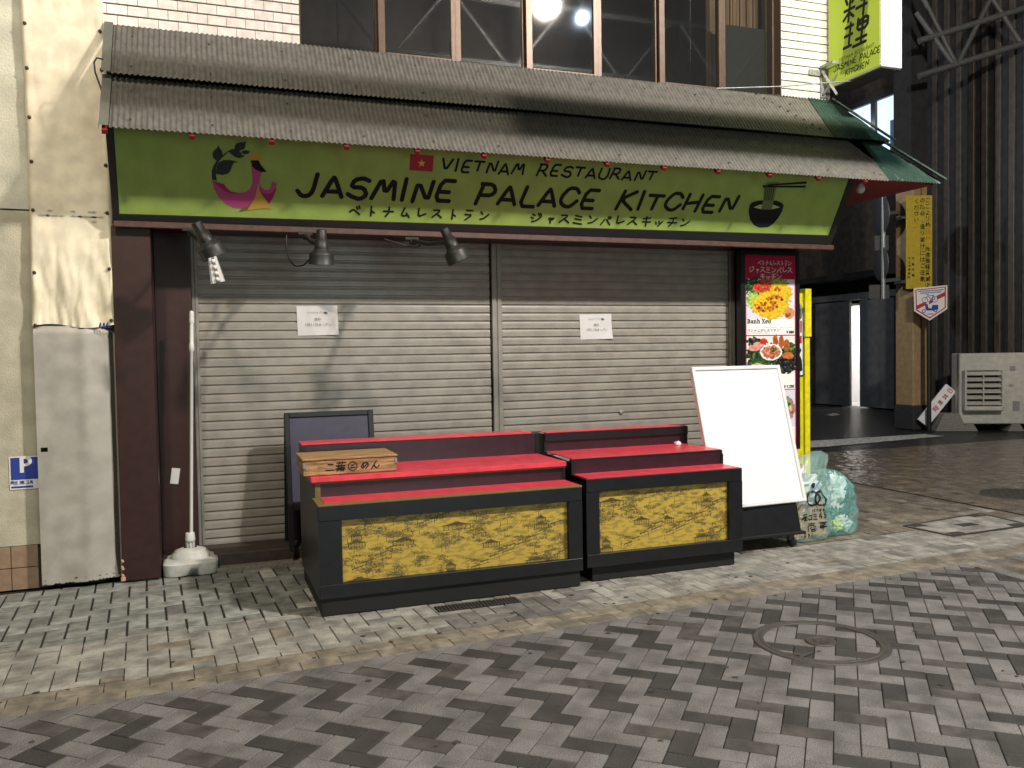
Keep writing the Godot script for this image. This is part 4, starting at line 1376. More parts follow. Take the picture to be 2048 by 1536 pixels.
func wallpaper() -> ImageTexture:
	# a Chinese garden print: pavilions, stairs and trees on gold; drawn once and reused with different crops
	var W := 1024
	var H := 320
	var im := Image.create(W, H, false, Image.FORMAT_RGB8)
	var n := FastNoiseLite.new()
	n.seed = 77; n.frequency = 0.012; n.fractal_octaves = 4
	var n2 := FastNoiseLite.new()
	n2.seed = 78; n2.frequency = 0.05; n2.fractal_octaves = 3
	for y in H:
		for x in W:
			var c := Color(0.77, 0.655, 0.28)
			var m := n2.get_noise_2d(x * 0.35, y * 0.9)
			if m > 0.05: c = c.lerp(Color(0.58, 0.50, 0.26), clamp(m * 2.4, 0.0, 0.65))
			im.set_pixel(x, y, c)
	var olive := Color(0.42, 0.37, 0.20)
	var dark := Color(0.30, 0.26, 0.15)
	var dot := func(x: int, y: int, w: int, h: int, c: Color):
		im.fill_rect(Rect2i(x, y, w, h).intersection(Rect2i(0, 0, W, H)), c)
	# trees: layered clumps of small strokes
	for k in 78:
		var cx := rng.randi_range(0, W)
		var cy := rng.randi_range(0, H)
		var kind := rng.randf()
		var base := olive if kind < 0.5 else (Color(0.50, 0.37, 0.19) if kind < 0.75 else Color(0.40, 0.40, 0.25))
		dot.call(cx, cy, 2, 26, dark)
		for b in 5:
			var bx := cx + int(rng.randfn(0, 24))
			var by := cy - 14 + int(rng.randfn(0, 13))
			for q in 38:
				var c := base.lerp(dark, rng.randf() * 0.8) if rng.randf() < 0.7 else Color(0.60, 0.52, 0.26)
				dot.call(bx + int(rng.randfn(0, 11)), by + int(rng.randfn(0, 4.5)), rng.randi_range(3, 6), rng.randi_range(2, 3), c)
	# stairs: dashed diagonal galleries with posts
	for q in [[60, 250, 290, 110], [560, 300, 760, 190], [700, 240, 980, 90], [330, 60, 470, 10], [880, 310, 1020, 240]]:
		for i in 90:
			var f := i / 90.0
			var step := floorf(f * 5.0) / 5.0
			var y := lerpf(q[1], q[3], lerpf(f, step, 0.5))
			var x := lerpf(q[0], q[2], f)
			dot.call(int(x), int(y) - 9, 4, 4, dark)
			dot.call(int(x), int(y) - 12, 3, 2, olive)
			dot.call(int(x), int(y) + 6, 4, 2, olive)
			if i % 4 == 0: dot.call(int(x), int(y) - 7, 1, 14, Color(0.85, 0.78, 0.45) if i % 8 else dark)
	# pavilions and pagodas
	for q in [[80, 66, 2, 46], [880, 58, 2, 46], [500, 56, 1, 80], [470, 250, 2, 42], [90, 280, 1, 80], [860, 270, 1, 70], [650, 160, 1, 50], [270, 110, 1, 60]]:
		var cx: int = q[0]
		var y: int = q[1]
		for lv in q[2]:
			var w: float = q[3] * (0.62 + 0.38 * lv if q[2] > 1 else 1.0)
			for r in 20:
				var half := int(w * (0.12 + 0.88 * pow(r / 19.0, 1.7)))
				dot.call(cx - half, y + r, half * 2, 1, dark.lerp(olive, rng.randf() * 0.7))
			for px in range(-3, 4):
				dot.call(cx + int(px * w * 0.24), y + 20, 4, 20, dark)
			dot.call(cx - int(w * 0.8), y + 39, int(w * 1.6), 3, olive)
			dot.call(cx - int(w * 0.6), y + 25, int(w * 1.2), 8, Color(0.62, 0.52, 0.24))
			y += 34
		if q[2] > 1: dot.call(cx - 1, q[1] - 8, 2, 9, dark)
	# fine specks
	for k in 1500:
		var x := rng.randi_range(0, W)
		var y := rng.randi_range(0, H)
		dot.call(x, y, rng.randi_range(1, 4), 1, im.get_pixel(clampi(x, 0, W - 1), clampi(y, 0, H - 1)).darkened(rng.randf_range(0.1, 0.5)))
	return ImageTexture.create_from_image(im)

func build_counters():
	var tex := wallpaper()
	var pm := StandardMaterial3D.new()
	pm.resource_name = "wallpaper"
	pm.albedo_texture = tex
	pm.albedo_color = Color(0.93, 0.93, 0.93)
	pm.roughness = 0.34
	# front panel x0 x1, tier heights, overall widths
	for d in 2:
		var L := d == 0
		var t := thing("display_counter", "stepped black and red counter with gold garden print carrying the wooden box" if L else "stepped black and red counter with gold garden print beside the white board", "counter", "stepped display counters in front of the shop")
		var x0 := 0.585 if L else 2.235
		var x1 := 2.19 if L else 3.385
		var zf := 1.75 if L else 1.715
		var y1 := 0.628 if L else 0.662
		var y2 := 0.752 if L else 0.762
		var y3 := 0.905 if L else 0.895
		var pz := [0.715, 2.10] if L else [2.325, 3.285]
		var py := [0.178, 0.535] if L else [0.182, 0.573]
		var s := st()
		var base_in := 0.012 if L else 0.055
		b2(s, x0 + base_in, x1 - 0.01 - base_in * 0.5, 0.003, 0.10, 0.87, zf - 0.012 - (0.0 if L else 0.03), 0.002)
		mi(s, "plinth", M.black_matt, t)
		s = st()
		# side walls follow the steps
		var side := PackedVector2Array([Vector2(-zf + 0.03, 0.10), Vector2(-0.86, 0.10), Vector2(-0.86, y3 - 0.012), Vector2(-1.035, y3 - 0.012), Vector2(-1.035, y2 - 0.012), Vector2(-1.495, y2 - 0.03), Vector2(-1.495, y1 - 0.012), Vector2(-zf + 0.03, y1 - 0.012)])
		var bz := Basis(Vector3(0, 0, -1), Vector3(0, 1, 0), Vector3(1, 0, 0))
		prism(s, side, 0.02, Transform3D(bz, Vector3(x0, 0, 0)))
		mi(s, "side_panel", M.black_paint, t)
		s = st()
		prism(s, side, 0.02, Transform3D(bz, Vector3(x1 - 0.02, 0, 0)))
		mi(s, "side_panel", M.black_paint, t)
		s = st()
		b2(s, x0, x1, py[1], y1 - 0.004, zf - 0.03, zf, 0.003)
		b2(s, x0, x1, 0.10, py[0], zf - 0.03, zf + (0.004 if L else 0.0), 0.003)
		b2(s, x0, pz[0], py[0], py[1], zf - 0.03, zf - 0.0005, 0.0)
		b2(s, pz[1], x1, py[0], py[1], zf - 0.03, zf - 0.0005, 0.0)
		mi(s, "front_frame", M.black_paint, t)
		s = st()
		var zp := zf - 0.032
		if L: quad_uv(s, Vector3(pz[0], py[0], zp), Vector3(pz[1], py[0], zp), Vector3(pz[1], py[1], zp), Vector3(pz[0], py[1], zp), Rect2(0.02, 0, 0.96, 0.93))
		else:
			var xm := 2.805
			quad_uv(s, Vector3(pz[0], py[0], zp), Vector3(xm, py[0], zp), Vector3(xm, py[1], zp), Vector3(pz[0], py[1], zp), Rect2(0.42, 0.06, 0.33, 0.94))
			quad_uv(s, Vector3(xm, py[0], zp), Vector3(pz[1], py[0], zp), Vector3(pz[1], py[1], zp + 0.002), Vector3(xm, py[1], zp + 0.002), Rect2(0.62, 0.04, 0.36, 0.94))
		mi(s, "print_panel", pm, t, true)
		s = st()
		b2(s, x0 + 0.02, x1 - 0.02, y1, y2 - 0.02, 1.475, 1.490)
		mi(s, "riser", M.plum, t)
		s = st()
		b2(s, x0 + 0.02, x1 - 0.02, y2, y3 - 0.012, 1.01, 1.03)
		mi(s, "riser", M.plum, t)
		if L:
			s = st()
			b2(s, x0 + 0.045, x1 - 0.005, y1 - 0.003, y1 + 0.003, 1.49, zf - 0.028, 0.0)
			mi(s, "front_shelf", M.red_top, t)
			s = st()
			b2(s, x0, x1, y1 - 0.01, y1 + 0.0022, zf - 0.03, zf + 0.003, 0.002)
			b2(s, x0, x0 + 0.044, y1 - 0.01, y1 + 0.0022, 1.49, zf - 0.03, 0.002)
			b2(s, x0 + 0.004, x0 + 0.05, y1 + 0.003, y2 - 0.034, 1.485, 1.4945)
			b2(s, x0 + 0.004, x1 - 0.004, y2 - 0.042, y2 - 0.032, 1.44, 1.505)
			mi(s, "olive_edging", M.olive_edge, t)
			s = st()
			b2(s, x0 - 0.005, x1 - 0.002, y2 - 0.03, y2, 1.03, 1.52, 0.002)
			mi(s, "middle_shelf", M.red_top, t)
			s = st()
			b2(s, x0 - 0.003, x1 - 0.05, y3 - 0.012, y3, 0.86, 1.037, 0.002)
			mi(s, "top_shelf", M.red_top, t)
		else:
			for q in [["front_shelf", y1, 1.49, zf - 0.006], ["middle_shelf", y2, 1.03, 1.487], ["top_shelf", y3, 0.90, 1.045]]:
				s = st()
				b2(s, x0 + 0.012, x1 - 0.012, q[1] - 0.004, q[1] + 0.001, q[2], q[3] - 0.006)
				mi(s, q[0], M.red_top, t)
			s = st()
			b2(s, x0, x1, y2 - 0.062, y2 - 0.003, 1.46, 1.488, 0.003)
			b2(s, x0, x1, y3 - 0.062, y3 - 0.003, 1.02, 1.046, 0.003)
			b2(s, x0, x1, y1 - 0.03, y1 - 0.003, 1.49, zf - 0.003)
			mi(s, "black_edging", M.black_paint, t)
	# wooden noodle box on the left counter
	var w := thing("wooden_box", "shallow wooden noodle box with black brush lettering on the red counter", "box")
	var bx0 := 0.545
	var bx1 := 1.095
	var yb := 0.755
	var s := st()
	b2(s, bx0 + 0.01, bx1 - 0.01, yb, yb + 0.088, 1.448, 1.462, 0.002)
	mi(s, "long_side", M.box_wood_front, w)
	s = st()
	b2(s, bx0 + 0.01, bx1 - 0.01, yb, yb + 0.088, 1.10, 1.114, 0.002)
	mi(s, "long_side", M.box_wood_front, w)
	s = st()
	b2(s, bx0, bx0 + 0.012, yb, yb + 0.088, 1.105, 1.46, 0.002)
	mi(s, "end_board", M.box_wood_end, w)
	s = st()
	b2(s, bx1 - 0.012, bx1, yb, yb + 0.088, 1.105, 1.46, 0.002)
	mi(s, "end_board", M.box_wood_end, w)
	for k in 3:
		s = st()
		b2(s, bx0 - 0.006, bx1 + 0.006, yb + 0.089, yb + 0.101, 1.094 + k * 0.126, 1.218 + k * 0.126 - 0.001, 0.002)
		mi(s, "lid_board", M.box_wood, w)
	for q in [[bx0 + 0.004, 1.455], [bx1 - 0.004, 1.455], [bx0 + 0.004, 1.11], [bx1 - 0.004, 1.11]]:
		s = st()
		box(s, Vector3(q[0], yb + 0.06, q[1]), Vector3(0.018, 0.034, 0.022), 0.004)
		mi(s, "corner_iron", M.steel, w)
	s = st()
	var put := plane_put(Vector3(bx0, yb, 1.463), Vector3(1, 0, 0), Vector3.UP)
	for q in [["二", 0.13, 0.05], ["葉", 0.19, 0.052], ["め", 0.335, 0.045], ["ん", 0.40, 0.045]]:
		strokes(s, q[0], Vector2(q[1], 0.022), Vector2(q[2], q[2]), 0.0065, put, 0.12, 0.001)
	strokes(s, "二", Vector2(0.273, 0.033), Vector2(0.026, 0.022), 0.006, put, 0.0, 0.0012)
	var arc := PackedVector2Array()
	for i in 24: arc.append(Vector2(0.286 + 0.028 * cos(TAU * i / 24), 0.044 + 0.028 * sin(TAU * i / 24)))
	for i in 24:
		var a := arc[i]
		var b := arc[(i + 1) % 24]
		var c := Vector2(0.286, 0.044)
		quad(s, put.call(c + (a - c) * 0.84, 0.0016), put.call(c + (a - c) * 1.0, 0.0016), put.call(c + (b - c) * 1.0, 0.0016), put.call(c + (b - c) * 0.84, 0.0016))
	mi(s, "brush_lettering", M.ink, w)
	s = st()
	lathe(s, [Vector2(0.042, 0), Vector2(0.042, 0.0012), Vector2(0.038, 0.0012)], Transform3D(Basis.IDENTITY, Vector3(0.80, yb + 0.1008, 1.275)), 24)
	mi(s, "lid_stamp", M.box_wood_end, w)
	# crumpled scrap on the right counter
	var cr := thing("crumpled_wrapper", "small crumpled white wrapper lying on the red counter", "litter")
	s = st()
	var nn := FastNoiseLite.new()
	nn.seed = 5; nn.frequency = 40.0
	var c := Vector3(3.24, 0.778, 1.14)
	for i in 8:
		for j in 5:
			var q := []
			for e in [[0, 0], [1, 0], [1, 1], [0, 1]]:
				var a = TAU * ((i + e[0]) % 8) / 8.0
				var b: float = PI * (j + e[1]) / 5.0
				var r := 0.017 * (1.0 + 0.7 * nn.get_noise_2d(cos(a) * 0.03 + b, sin(a) * 0.03))
				q.append(c + Vector3(cos(a) * sin(b) * r * 1.5, -cos(b) * r, sin(a) * sin(b) * r))
			quad(s, q[1], q[0], q[3], q[2])
	mi(s, "paper_ball", M.bin_paper, cr)

func build_whiteboard():
	var t := thing("sign_stand", "blank white leaning board in aluminium frame on a black wheeled base", "sign stand")
	# bottom edge and top edge of the board
	var bl := Vector3(3.39, 0.318, 1.39)
	var br := Vector3(4.225, 0.318, 1.36)
	var tl := Vector3(3.46, 1.325, 1.09)
	var ex := (br - bl).normalized()
	var ey := (tl - bl)
	ey = (ey - ex * ey.dot(ex)).normalized()
	var xf := Transform3D(Basis(ex, ey, ex.cross(ey)), bl)
	var W := 0.80
	var H := 1.05
	var s := st()
	for q in [[0, 0.028, 0, H], [W - 0.028, W, 0, H], [0.028, W - 0.028, 0, 0.028], [0.028, W - 0.028, H - 0.028, H]]:
		box(s, xf * Vector3((q[0] + q[1]) * 0.5, (q[2] + q[3]) * 0.5, 0.0), Vector3(q[1] - q[0], q[3] - q[2], 0.04), 0.004, xf.basis)
	mi(s, "frame", M.alu, t)
	s = st()
	box(s, xf * Vector3(W * 0.5, H * 0.5, 0.0), Vector3(W - 0.056, H - 0.056, 0.014), 0.0, xf.basis)
	mi(s, "board", M.board_white, t)
	s = st()
	prism(s, PackedVector2Array([Vector2(-1.42, 0.115), Vector2(-0.78, 0.115), Vector2(-0.80, 0.20), Vector2(-1.13, 0.36), Vector2(-1.36, 0.34)]), 0.70, Transform3D(Basis(Vector3(0, 0, -1), Vector3(0, 1, 0), Vector3(1, 0, 0)), Vector3(3.40, 0, 0)))
	mi(s, "base", M.black_paint, t)
	s = st()
	b2(s, 3.38, 4.13, 0.095, 0.116, 0.76, 1.44, 0.003)
	mi(s, "base_plate", M.black_matt, t)
	s = st()
	bar(s, xf * Vector3(W * 0.5, H * 0.6, -0.02), Vector3(3.75, 0.16, 0.80), 0.03, 0.02)
	mi(s, "rear_stay", M.black_paint, t)
	for q in [[4.04, 1.39], [3.47, 1.39], [4.04, 0.82], [3.47, 0.82]]:
		var cn := Node3D.new()
		cn.name = "caster"
		t.add_child(cn, true)
		s = st()
		lathe(s, [Vector2(0, -0.012), Vector2(0.03, -0.012), Vector2(0.036, -0.008), Vector2(0.036, 0.008), Vector2(0.03, 0.012), Vector2(0, 0.012)], Transform3D(Basis(Vector3(0, 0, 1), PI / 2).rotated(Vector3.UP, 0.5), Vector3(q[0], 0.037, q[1])), 18)
		mi(s, "wheel", M.rubber, cn)
		s = st()
		box(s, Vector3(q[0] - 0.012, 0.072, q[1]), Vector3(0.05, 0.045, 0.036), 0.006)
		mi(s, "fork", M.steel_dark, cn)

# ---------------------------------------------------------------- menu board, yellow panel, rubbish bags
func blob(im: Image, cx: float, cy: float, rx: float, ry: float, c: Color, n: FastNoiseLite, rough := 0.35, shade := 0.25):
	for y in range(int(cy - ry * 1.4), int(cy + ry * 1.4)):
		for x in range(int(cx - rx * 1.4), int(cx + rx * 1.4)):
			if x < 0 or y < 0 or x >= im.get_width() or y >= im.get_height(): continue
			var d := Vector2((x - cx) / rx, (y - cy) / ry).length()
			var v := n.get_noise_2d(x * 1.0 + cx, y + cy)
			if d + v * rough < 1.0:
				im.set_pixel(x, y, c.lerp(c.darkened(0.6) if v < 0 else c.lightened(0.5), clamp(absf(v) * shade * 4.0, 0, 0.8)))

func menu_picture() -> ImageTexture:
	var W := 256
	var H := 920
	var im := Image.create(W, H, false, Image.FORMAT_RGB8)
	var n := FastNoiseLite.new()
	n.seed = 12; n.frequency = 0.05; n.fractal_octaves = 3
	im.fill(Color(0.66, 0.05, 0.24))
	var white := Color(0.93, 0.93, 0.92)
	var R := func(y0, y1): im.fill_rect(Rect2i(6, y0, W - 12, y1 - y0), white)
	R.call(112, 379)
	R.call(384, 642)
	R.call(646, 915)
	# first dish: a folded yellow pancake with greens, tomato and a dip bowl
	im.fill_rect(Rect2i(6, 112, W - 12, 193), Color(0.85, 0.83, 0.88))
	blob(im, 60, 150, 70, 44, Color(0.13, 0.26, 0.10), n, 0.5)
	blob(im, 120, 140, 50, 40, Color(0.75, 0.26, 0.12), n, 0.5)
	blob(im, 60, 155, 22, 22, Color(0.78, 0.22, 0.13), n, 0.1)
	blob(im, 170, 125, 44, 16, Color(0.62, 0.66, 0.36), n, 0.4)
	blob(im, 40, 215, 34, 40, Color(0.56, 0.78, 0.34), n, 0.4)
	blob(im, 128, 235, 96, 66, Color(0.86, 0.72, 0.13), n, 0.25, 0.1)
	blob(im, 178, 180, 56, 56, Color(0.84, 0.70, 0.14), n, 0.3, 0.1)
	for q in [[60, 245], [90, 230], [120, 205], [140, 225], [110, 250], [150, 195], [165, 160], [130, 255], [80, 262], [175, 205], [150, 240]]:
		blob(im, q[0], q[1], 17, 11, Color(0.82, 0.47, 0.10), n, 0.6, 0.3)
		blob(im, q[0] + 8, q[1] + 3, 5, 7, Color(0.48, 0.22, 0.07), n, 0.6)
	blob(im, 222, 275, 26, 28, Color(0.80, 0.55, 0.36), n, 0.1, 0.05)
	blob(im, 215, 282, 12, 12, Color(0.58, 0.33, 0.10), n, 0.4)
	# second dish: fresh rolls and spring rolls round a bowl
	im.fill_rect(Rect2i(6, 384, W - 12, 184), Color(0.88, 0.87, 0.86))
	for q in [[40, 410, 34, 22, 0.12, 0.16, 0.08], [90, 480, 90, 60, 0.14, 0.24, 0.08], [210, 500, 60, 60, 0.10, 0.11, 0.09], [60, 520, 50, 30, 0.16, 0.32, 0.10], [160, 545, 80, 24, 0.11, 0.13, 0.11], [220, 450, 34, 30, 0.20, 0.34, 0.10]]:
		blob(im, q[0], q[1], q[2], q[3], Color(q[4], q[5], q[6]), n, 0.5, 0.3)
	for q in [[45, 440, 32, 15, 0.84, 0.55, 0.5], [65, 425, 26, 14, 0.86, 0.6, 0.55], [90, 408, 18, 14, 0.80, 0.14, 0.10], [150, 405, 14, 28, 0.66, 0.33, 0.14], [180, 412, 14, 30, 0.68, 0.36, 0.16], [208, 430, 16, 28, 0.66, 0.34, 0.15], [215, 480, 30, 16, 0.75, 0.42, 0.2], [62, 535, 38, 22, 0.86, 0.70, 0.64]]:
		blob(im, q[0], q[1], q[2], q[3], Color(q[4], q[5], q[6]), n, 0.25, 0.12)
	blob(im, 128, 462, 56, 40, Color(0.9, 0.9, 0.88), n, 0.05, 0.04)
	blob(im, 128, 460, 46, 32, Color(0.80, 0.45, 0.32), n, 0.2, 0.3)
	blob(im, 140, 450, 16, 12, Color(0.22, 0.36, 0.12), n, 0.6, 0.3)
	# third dish: a noodle soup
	im.fill_rect(Rect2i(6, 646, W - 12, 180), Color(0.85, 0.84, 0.9))
	blob(im, 150, 740, 100, 78, Color(0.62, 0.52, 0.44), n, 0.08, 0.1)
	blob(im, 150, 740, 84, 62, Color(0.80, 0.72, 0.52), n, 0.1, 0.2)
	for q in [[200, 715, 0.35, 0.5, 0.15], [215, 760, 0.75, 0.4, 0.35], [160, 770, 0.6, 0.35, 0.25], [120, 720, 0.4, 0.55, 0.2]]:
		blob(im, q[0], q[1], 24, 18, Color(q[2], q[3], q[4]), n, 0.4, 0.3)
	# rows of small print
	for q in [[314 + 30, 240, 0.55], [352, 200, 0.55], [366, 120, 0.75], [371, 150, 0.75]]:
		for x in range(10, q[1], 5):
			if rng.randf() < 0.8: im.fill_rect(Rect2i(x, q[0], rng.randi_range(2, 4), 2), Color(0.55, 0.5, 0.5) if q[2] < 0.6 else Color(0.75, 0.4, 0.45))
	return ImageTexture.create_from_image(im)

func build_menu():
	var t := thing("menu_board", "tall menu board with food photographs in a black frame by the shutter end", "menu board")
	var x0 := 4.448
	var x1 := 5.072
	var y0 := 0.545
	var y1 := 2.322
	var z := 0.20
	var s := st()
	b2(s, x0, 4.494, y0, y1, z - 0.06, z + 0.012, 0.004)
	b2(s, 5.038, x1, y0, y1, z - 0.06, z + 0.012, 0.004)
	b2(s, 4.494, 5.038, y1 - 0.042, y1, z - 0.06, z + 0.012, 0.004)
	b2(s, 4.494, 5.038, y0, y0 + 0.03, z - 0.06, z + 0.012, 0.004)
	b2(s, 4.494, 5.038, y0 + 0.03, y1 - 0.042, z - 0.06, z - 0.012)
	mi(s, "frame", M.black_paint, t)
	var pm := StandardMaterial3D.new()
	pm.resource_name = "menu_print"
	pm.albedo_texture = menu_picture()
	pm.roughness = 0.35
	s = st()
	var px0 := 4.496
	var px1 := 5.036
	var py0 := 0.577
	var py1 := 2.279
	quad_uv(s, Vector3(px0, py0, z), Vector3(px1, py0, z), Vector3(px1, py1, z), Vector3(px0, py1, z))
	mi(s, "poster", pm, t, true)
	var put := plane_put(Vector3(px0, py1, z), Vector3(1, 0, 0), Vector3.UP)
	s = st()
	words(s, "ベトナムレストラン", 0.135, 0.49, -0.085, -0.085, 0.04, 0.04, 0.005, put, 0, 0.25)
	words(s, "ジャスミンパレス", 0.045, 0.50, -0.152, -0.152, 0.052, 0.052, 0.0065, put, 0, 0.22)
	words(s, "キッチン", 0.16, 0.38, -0.207, -0.207, 0.044, 0.044, 0.0065, put, 0, 0.22)
	mi(s, "kana_lettering", M.bin_paper, t)
	s = st()
	b2(s, px0 + 0.075, px0 + 0.095, py1 - 0.075, py1 - 0.058, z + 0.001, z + 0.002)
	mi(s, "printed_flag", M.red_print, t)
	text_mesh("Banh Xeo", 0.038, M.ink, t, Transform3D(Basis.IDENTITY, Vector3(px0 + 0.018, py1 - 0.612, z + 0.003)), "dish_name", true)
	text_mesh("¥ 880", 0.024, M.ink, t, Transform3D(Basis.IDENTITY, Vector3(px1 - 0.105, py1 - 0.698, z + 0.003)), "price")
	text_mesh("¥ 1,280", 0.024, M.ink, t, Transform3D(Basis.IDENTITY, Vector3(px1 - 0.135, py1 - 1.185, z + 0.003)), "price")
	s = st()
	words(s, "ベトナムのレストラン", 0.02, 0.36, -0.672, -0.672, 0.017, 0.017, 0.0028, put, 0, 0.2)
	mi(s, "dish_text", M.ink_soft, t)
	# yellow panel on the corner
	var y := thing("yellow_panel", "tall bright yellow panel with a cartoon label on the shop corner", "panel")
	s = st()
	b2(s, 5.145, 5.285, 0.02, 1.965, -0.42, -0.01, 0.003)
	b2(s, 5.287, 5.345, 0.02, 1.56, -0.42, 0.012, 0.003)
	mi(s, "body", M.yellow_panel, y)
	s = st()
	b2(s, 5.28, 5.35, 1.56, 2.005, -0.42, 0.03, 0.003)
	mi(s, "upper_cover", M.yellow_panel, y)
	s = st()
	b2(s, 5.15, 5.281, 1.19, 1.83, -0.009, -0.006, 0.001)
	mi(s, "label_border", M.ink, y)
	s = st()
	b2(s, 5.15, 5.272, 1.205, 1.80, -0.0055, -0.003)
	mi(s, "label", M.white_print, y)
	s = st()
	b2(s, 5.22, 5.240, 1.66, 1.75, -0.0025, -0.0015)
	b2(s, 5.246, 5.264, 1.60, 1.71, -0.0025, -0.0015)
	b2(s, 5.222, 5.262, 1.50, 1.57, -0.0025, -0.0015)
	mi(s, "label_letters", M.red_print, y)
	s = st()
	prism(s, PackedVector2Array([Vector2(5.225, 1.30), Vector2(5.245, 1.38), Vector2(5.262, 1.34), Vector2(5.268, 1.25), Vector2(5.23, 1.23)]), 0.001, Transform3D(Basis.IDENTITY, Vector3(0, 0, -0.0025)))
	prism(s, PackedVector2Array([Vector2(5.232, 1.43), Vector2(5.25, 1.46), Vector2(5.258, 1.43), Vector2(5.242, 1.41)]), 0.001, Transform3D(Basis.IDENTITY, Vector3(0, 0, -0.0025)))
	mi(s, "label_shapes", M.ink, y)
	s = st()
	tube(s, [Vector3(5.248, 1.87, -0.006), Vector3(5.248, 1.80, 0.012), Vector3(5.248, 1.73, -0.004)], 0.011, 8)
	mi(s, "handle", M.steel, y)

func bag_surface(c: Vector3, rx: float, rz: float, h: float, sd: int, ear: Vector3, ear_w: float) -> Callable:
	var n := FastNoiseLite.new()
	n.seed = sd; n.frequency = 1.0; n.fractal_octaves = 4
	return func(a: float, v: float) -> Vector3:
		# a: angle (0 = towards the street), v: 0 bottom to 1 top
		var prof := 1.0
		if v < 0.1: prof = lerpf(0.9, 1.0, v / 0.1)
		elif v > 0.5: prof = sqrt(max(0.0, 1.0 - pow((v - 0.5) / 0.5, 2.2)))
		var fold := 0.05 * sin(a * 9.0 + n.get_noise_2d(a * 1.3, v * 2.0) * 6.0) * smoothstep(0.35, 1.0, v) + 0.16 * n.get_noise_3d(cos(a) * 2.2, v * 3.2, sin(a) * 2.2) + 0.05 * n.get_noise_3d(cos(a) * 7.0, v * 9.0, sin(a) * 7.0)
		var corner := 1.0 + 0.10 * pow(absf(sin(2.0 * a)), 3.0) * (1.0 - v)
		var r := prof * corner * (1.0 + fold)
		var p := c + Vector3(sin(a) * rx * r, h * v, cos(a) * rz * r)
		if v > 0.72: p += ear * pow((v - 0.72) / 0.28, 1.6)
		if v > 0.9: p += Vector3(sin(a) * ear_w, 0, cos(a) * ear_w * 0.35) * smoothstep(0.9, 1.0, v)
		if v == 0.0: p.y = 0.004
		return p

func bag_mesh(f: Callable, nu := 64, nv := 44) -> SurfaceTool:
	var s := st()
	s.set_smooth_group(1)
	for i in nu:
		for j in nv:
			var q := []
			for e in [[0, 0], [1, 0], [1, 1], [0, 1]]:
				q.append(f.call(TAU * (i + e[0]) / nu, (j + e[1]) / float(nv)))
			quad(s, q[0], q[1], q[2], q[3])
	var c := Vector3.ZERO
	for i in nu: c += f.call(TAU * i / nu, 0.0) / nu
	for i in nu: tri(s, c, f.call(TAU * (i + 1) / nu, 0.0), f.call(TAU * i / nu, 0.0))
	return s

func crumple(c: Vector3, r: Vector3, sd: int) -> SurfaceTool:
	var n := FastNoiseLite.new()
	n.seed = sd; n.frequency = 1.6; n.fractal_octaves = 4
	var s := st()
	for i in 24:
		for j in 16:
			var q := []
			for e in [[0, 0], [1, 0], [1, 1], [0, 1]]:
				var a = TAU * ((i + e[0]) % 24) / 24.0
				var b: float = PI * (j + e[1]) / 16.0
				var d := Vector3(sin(a) * sin(b), -cos(b), cos(a) * sin(b))
				q.append(c + d * r * (1.0 + 0.9 * n.get_noise_3dv(d * 1.6)))
			quad(s, q[0], q[1], q[2], q[3])
	return s

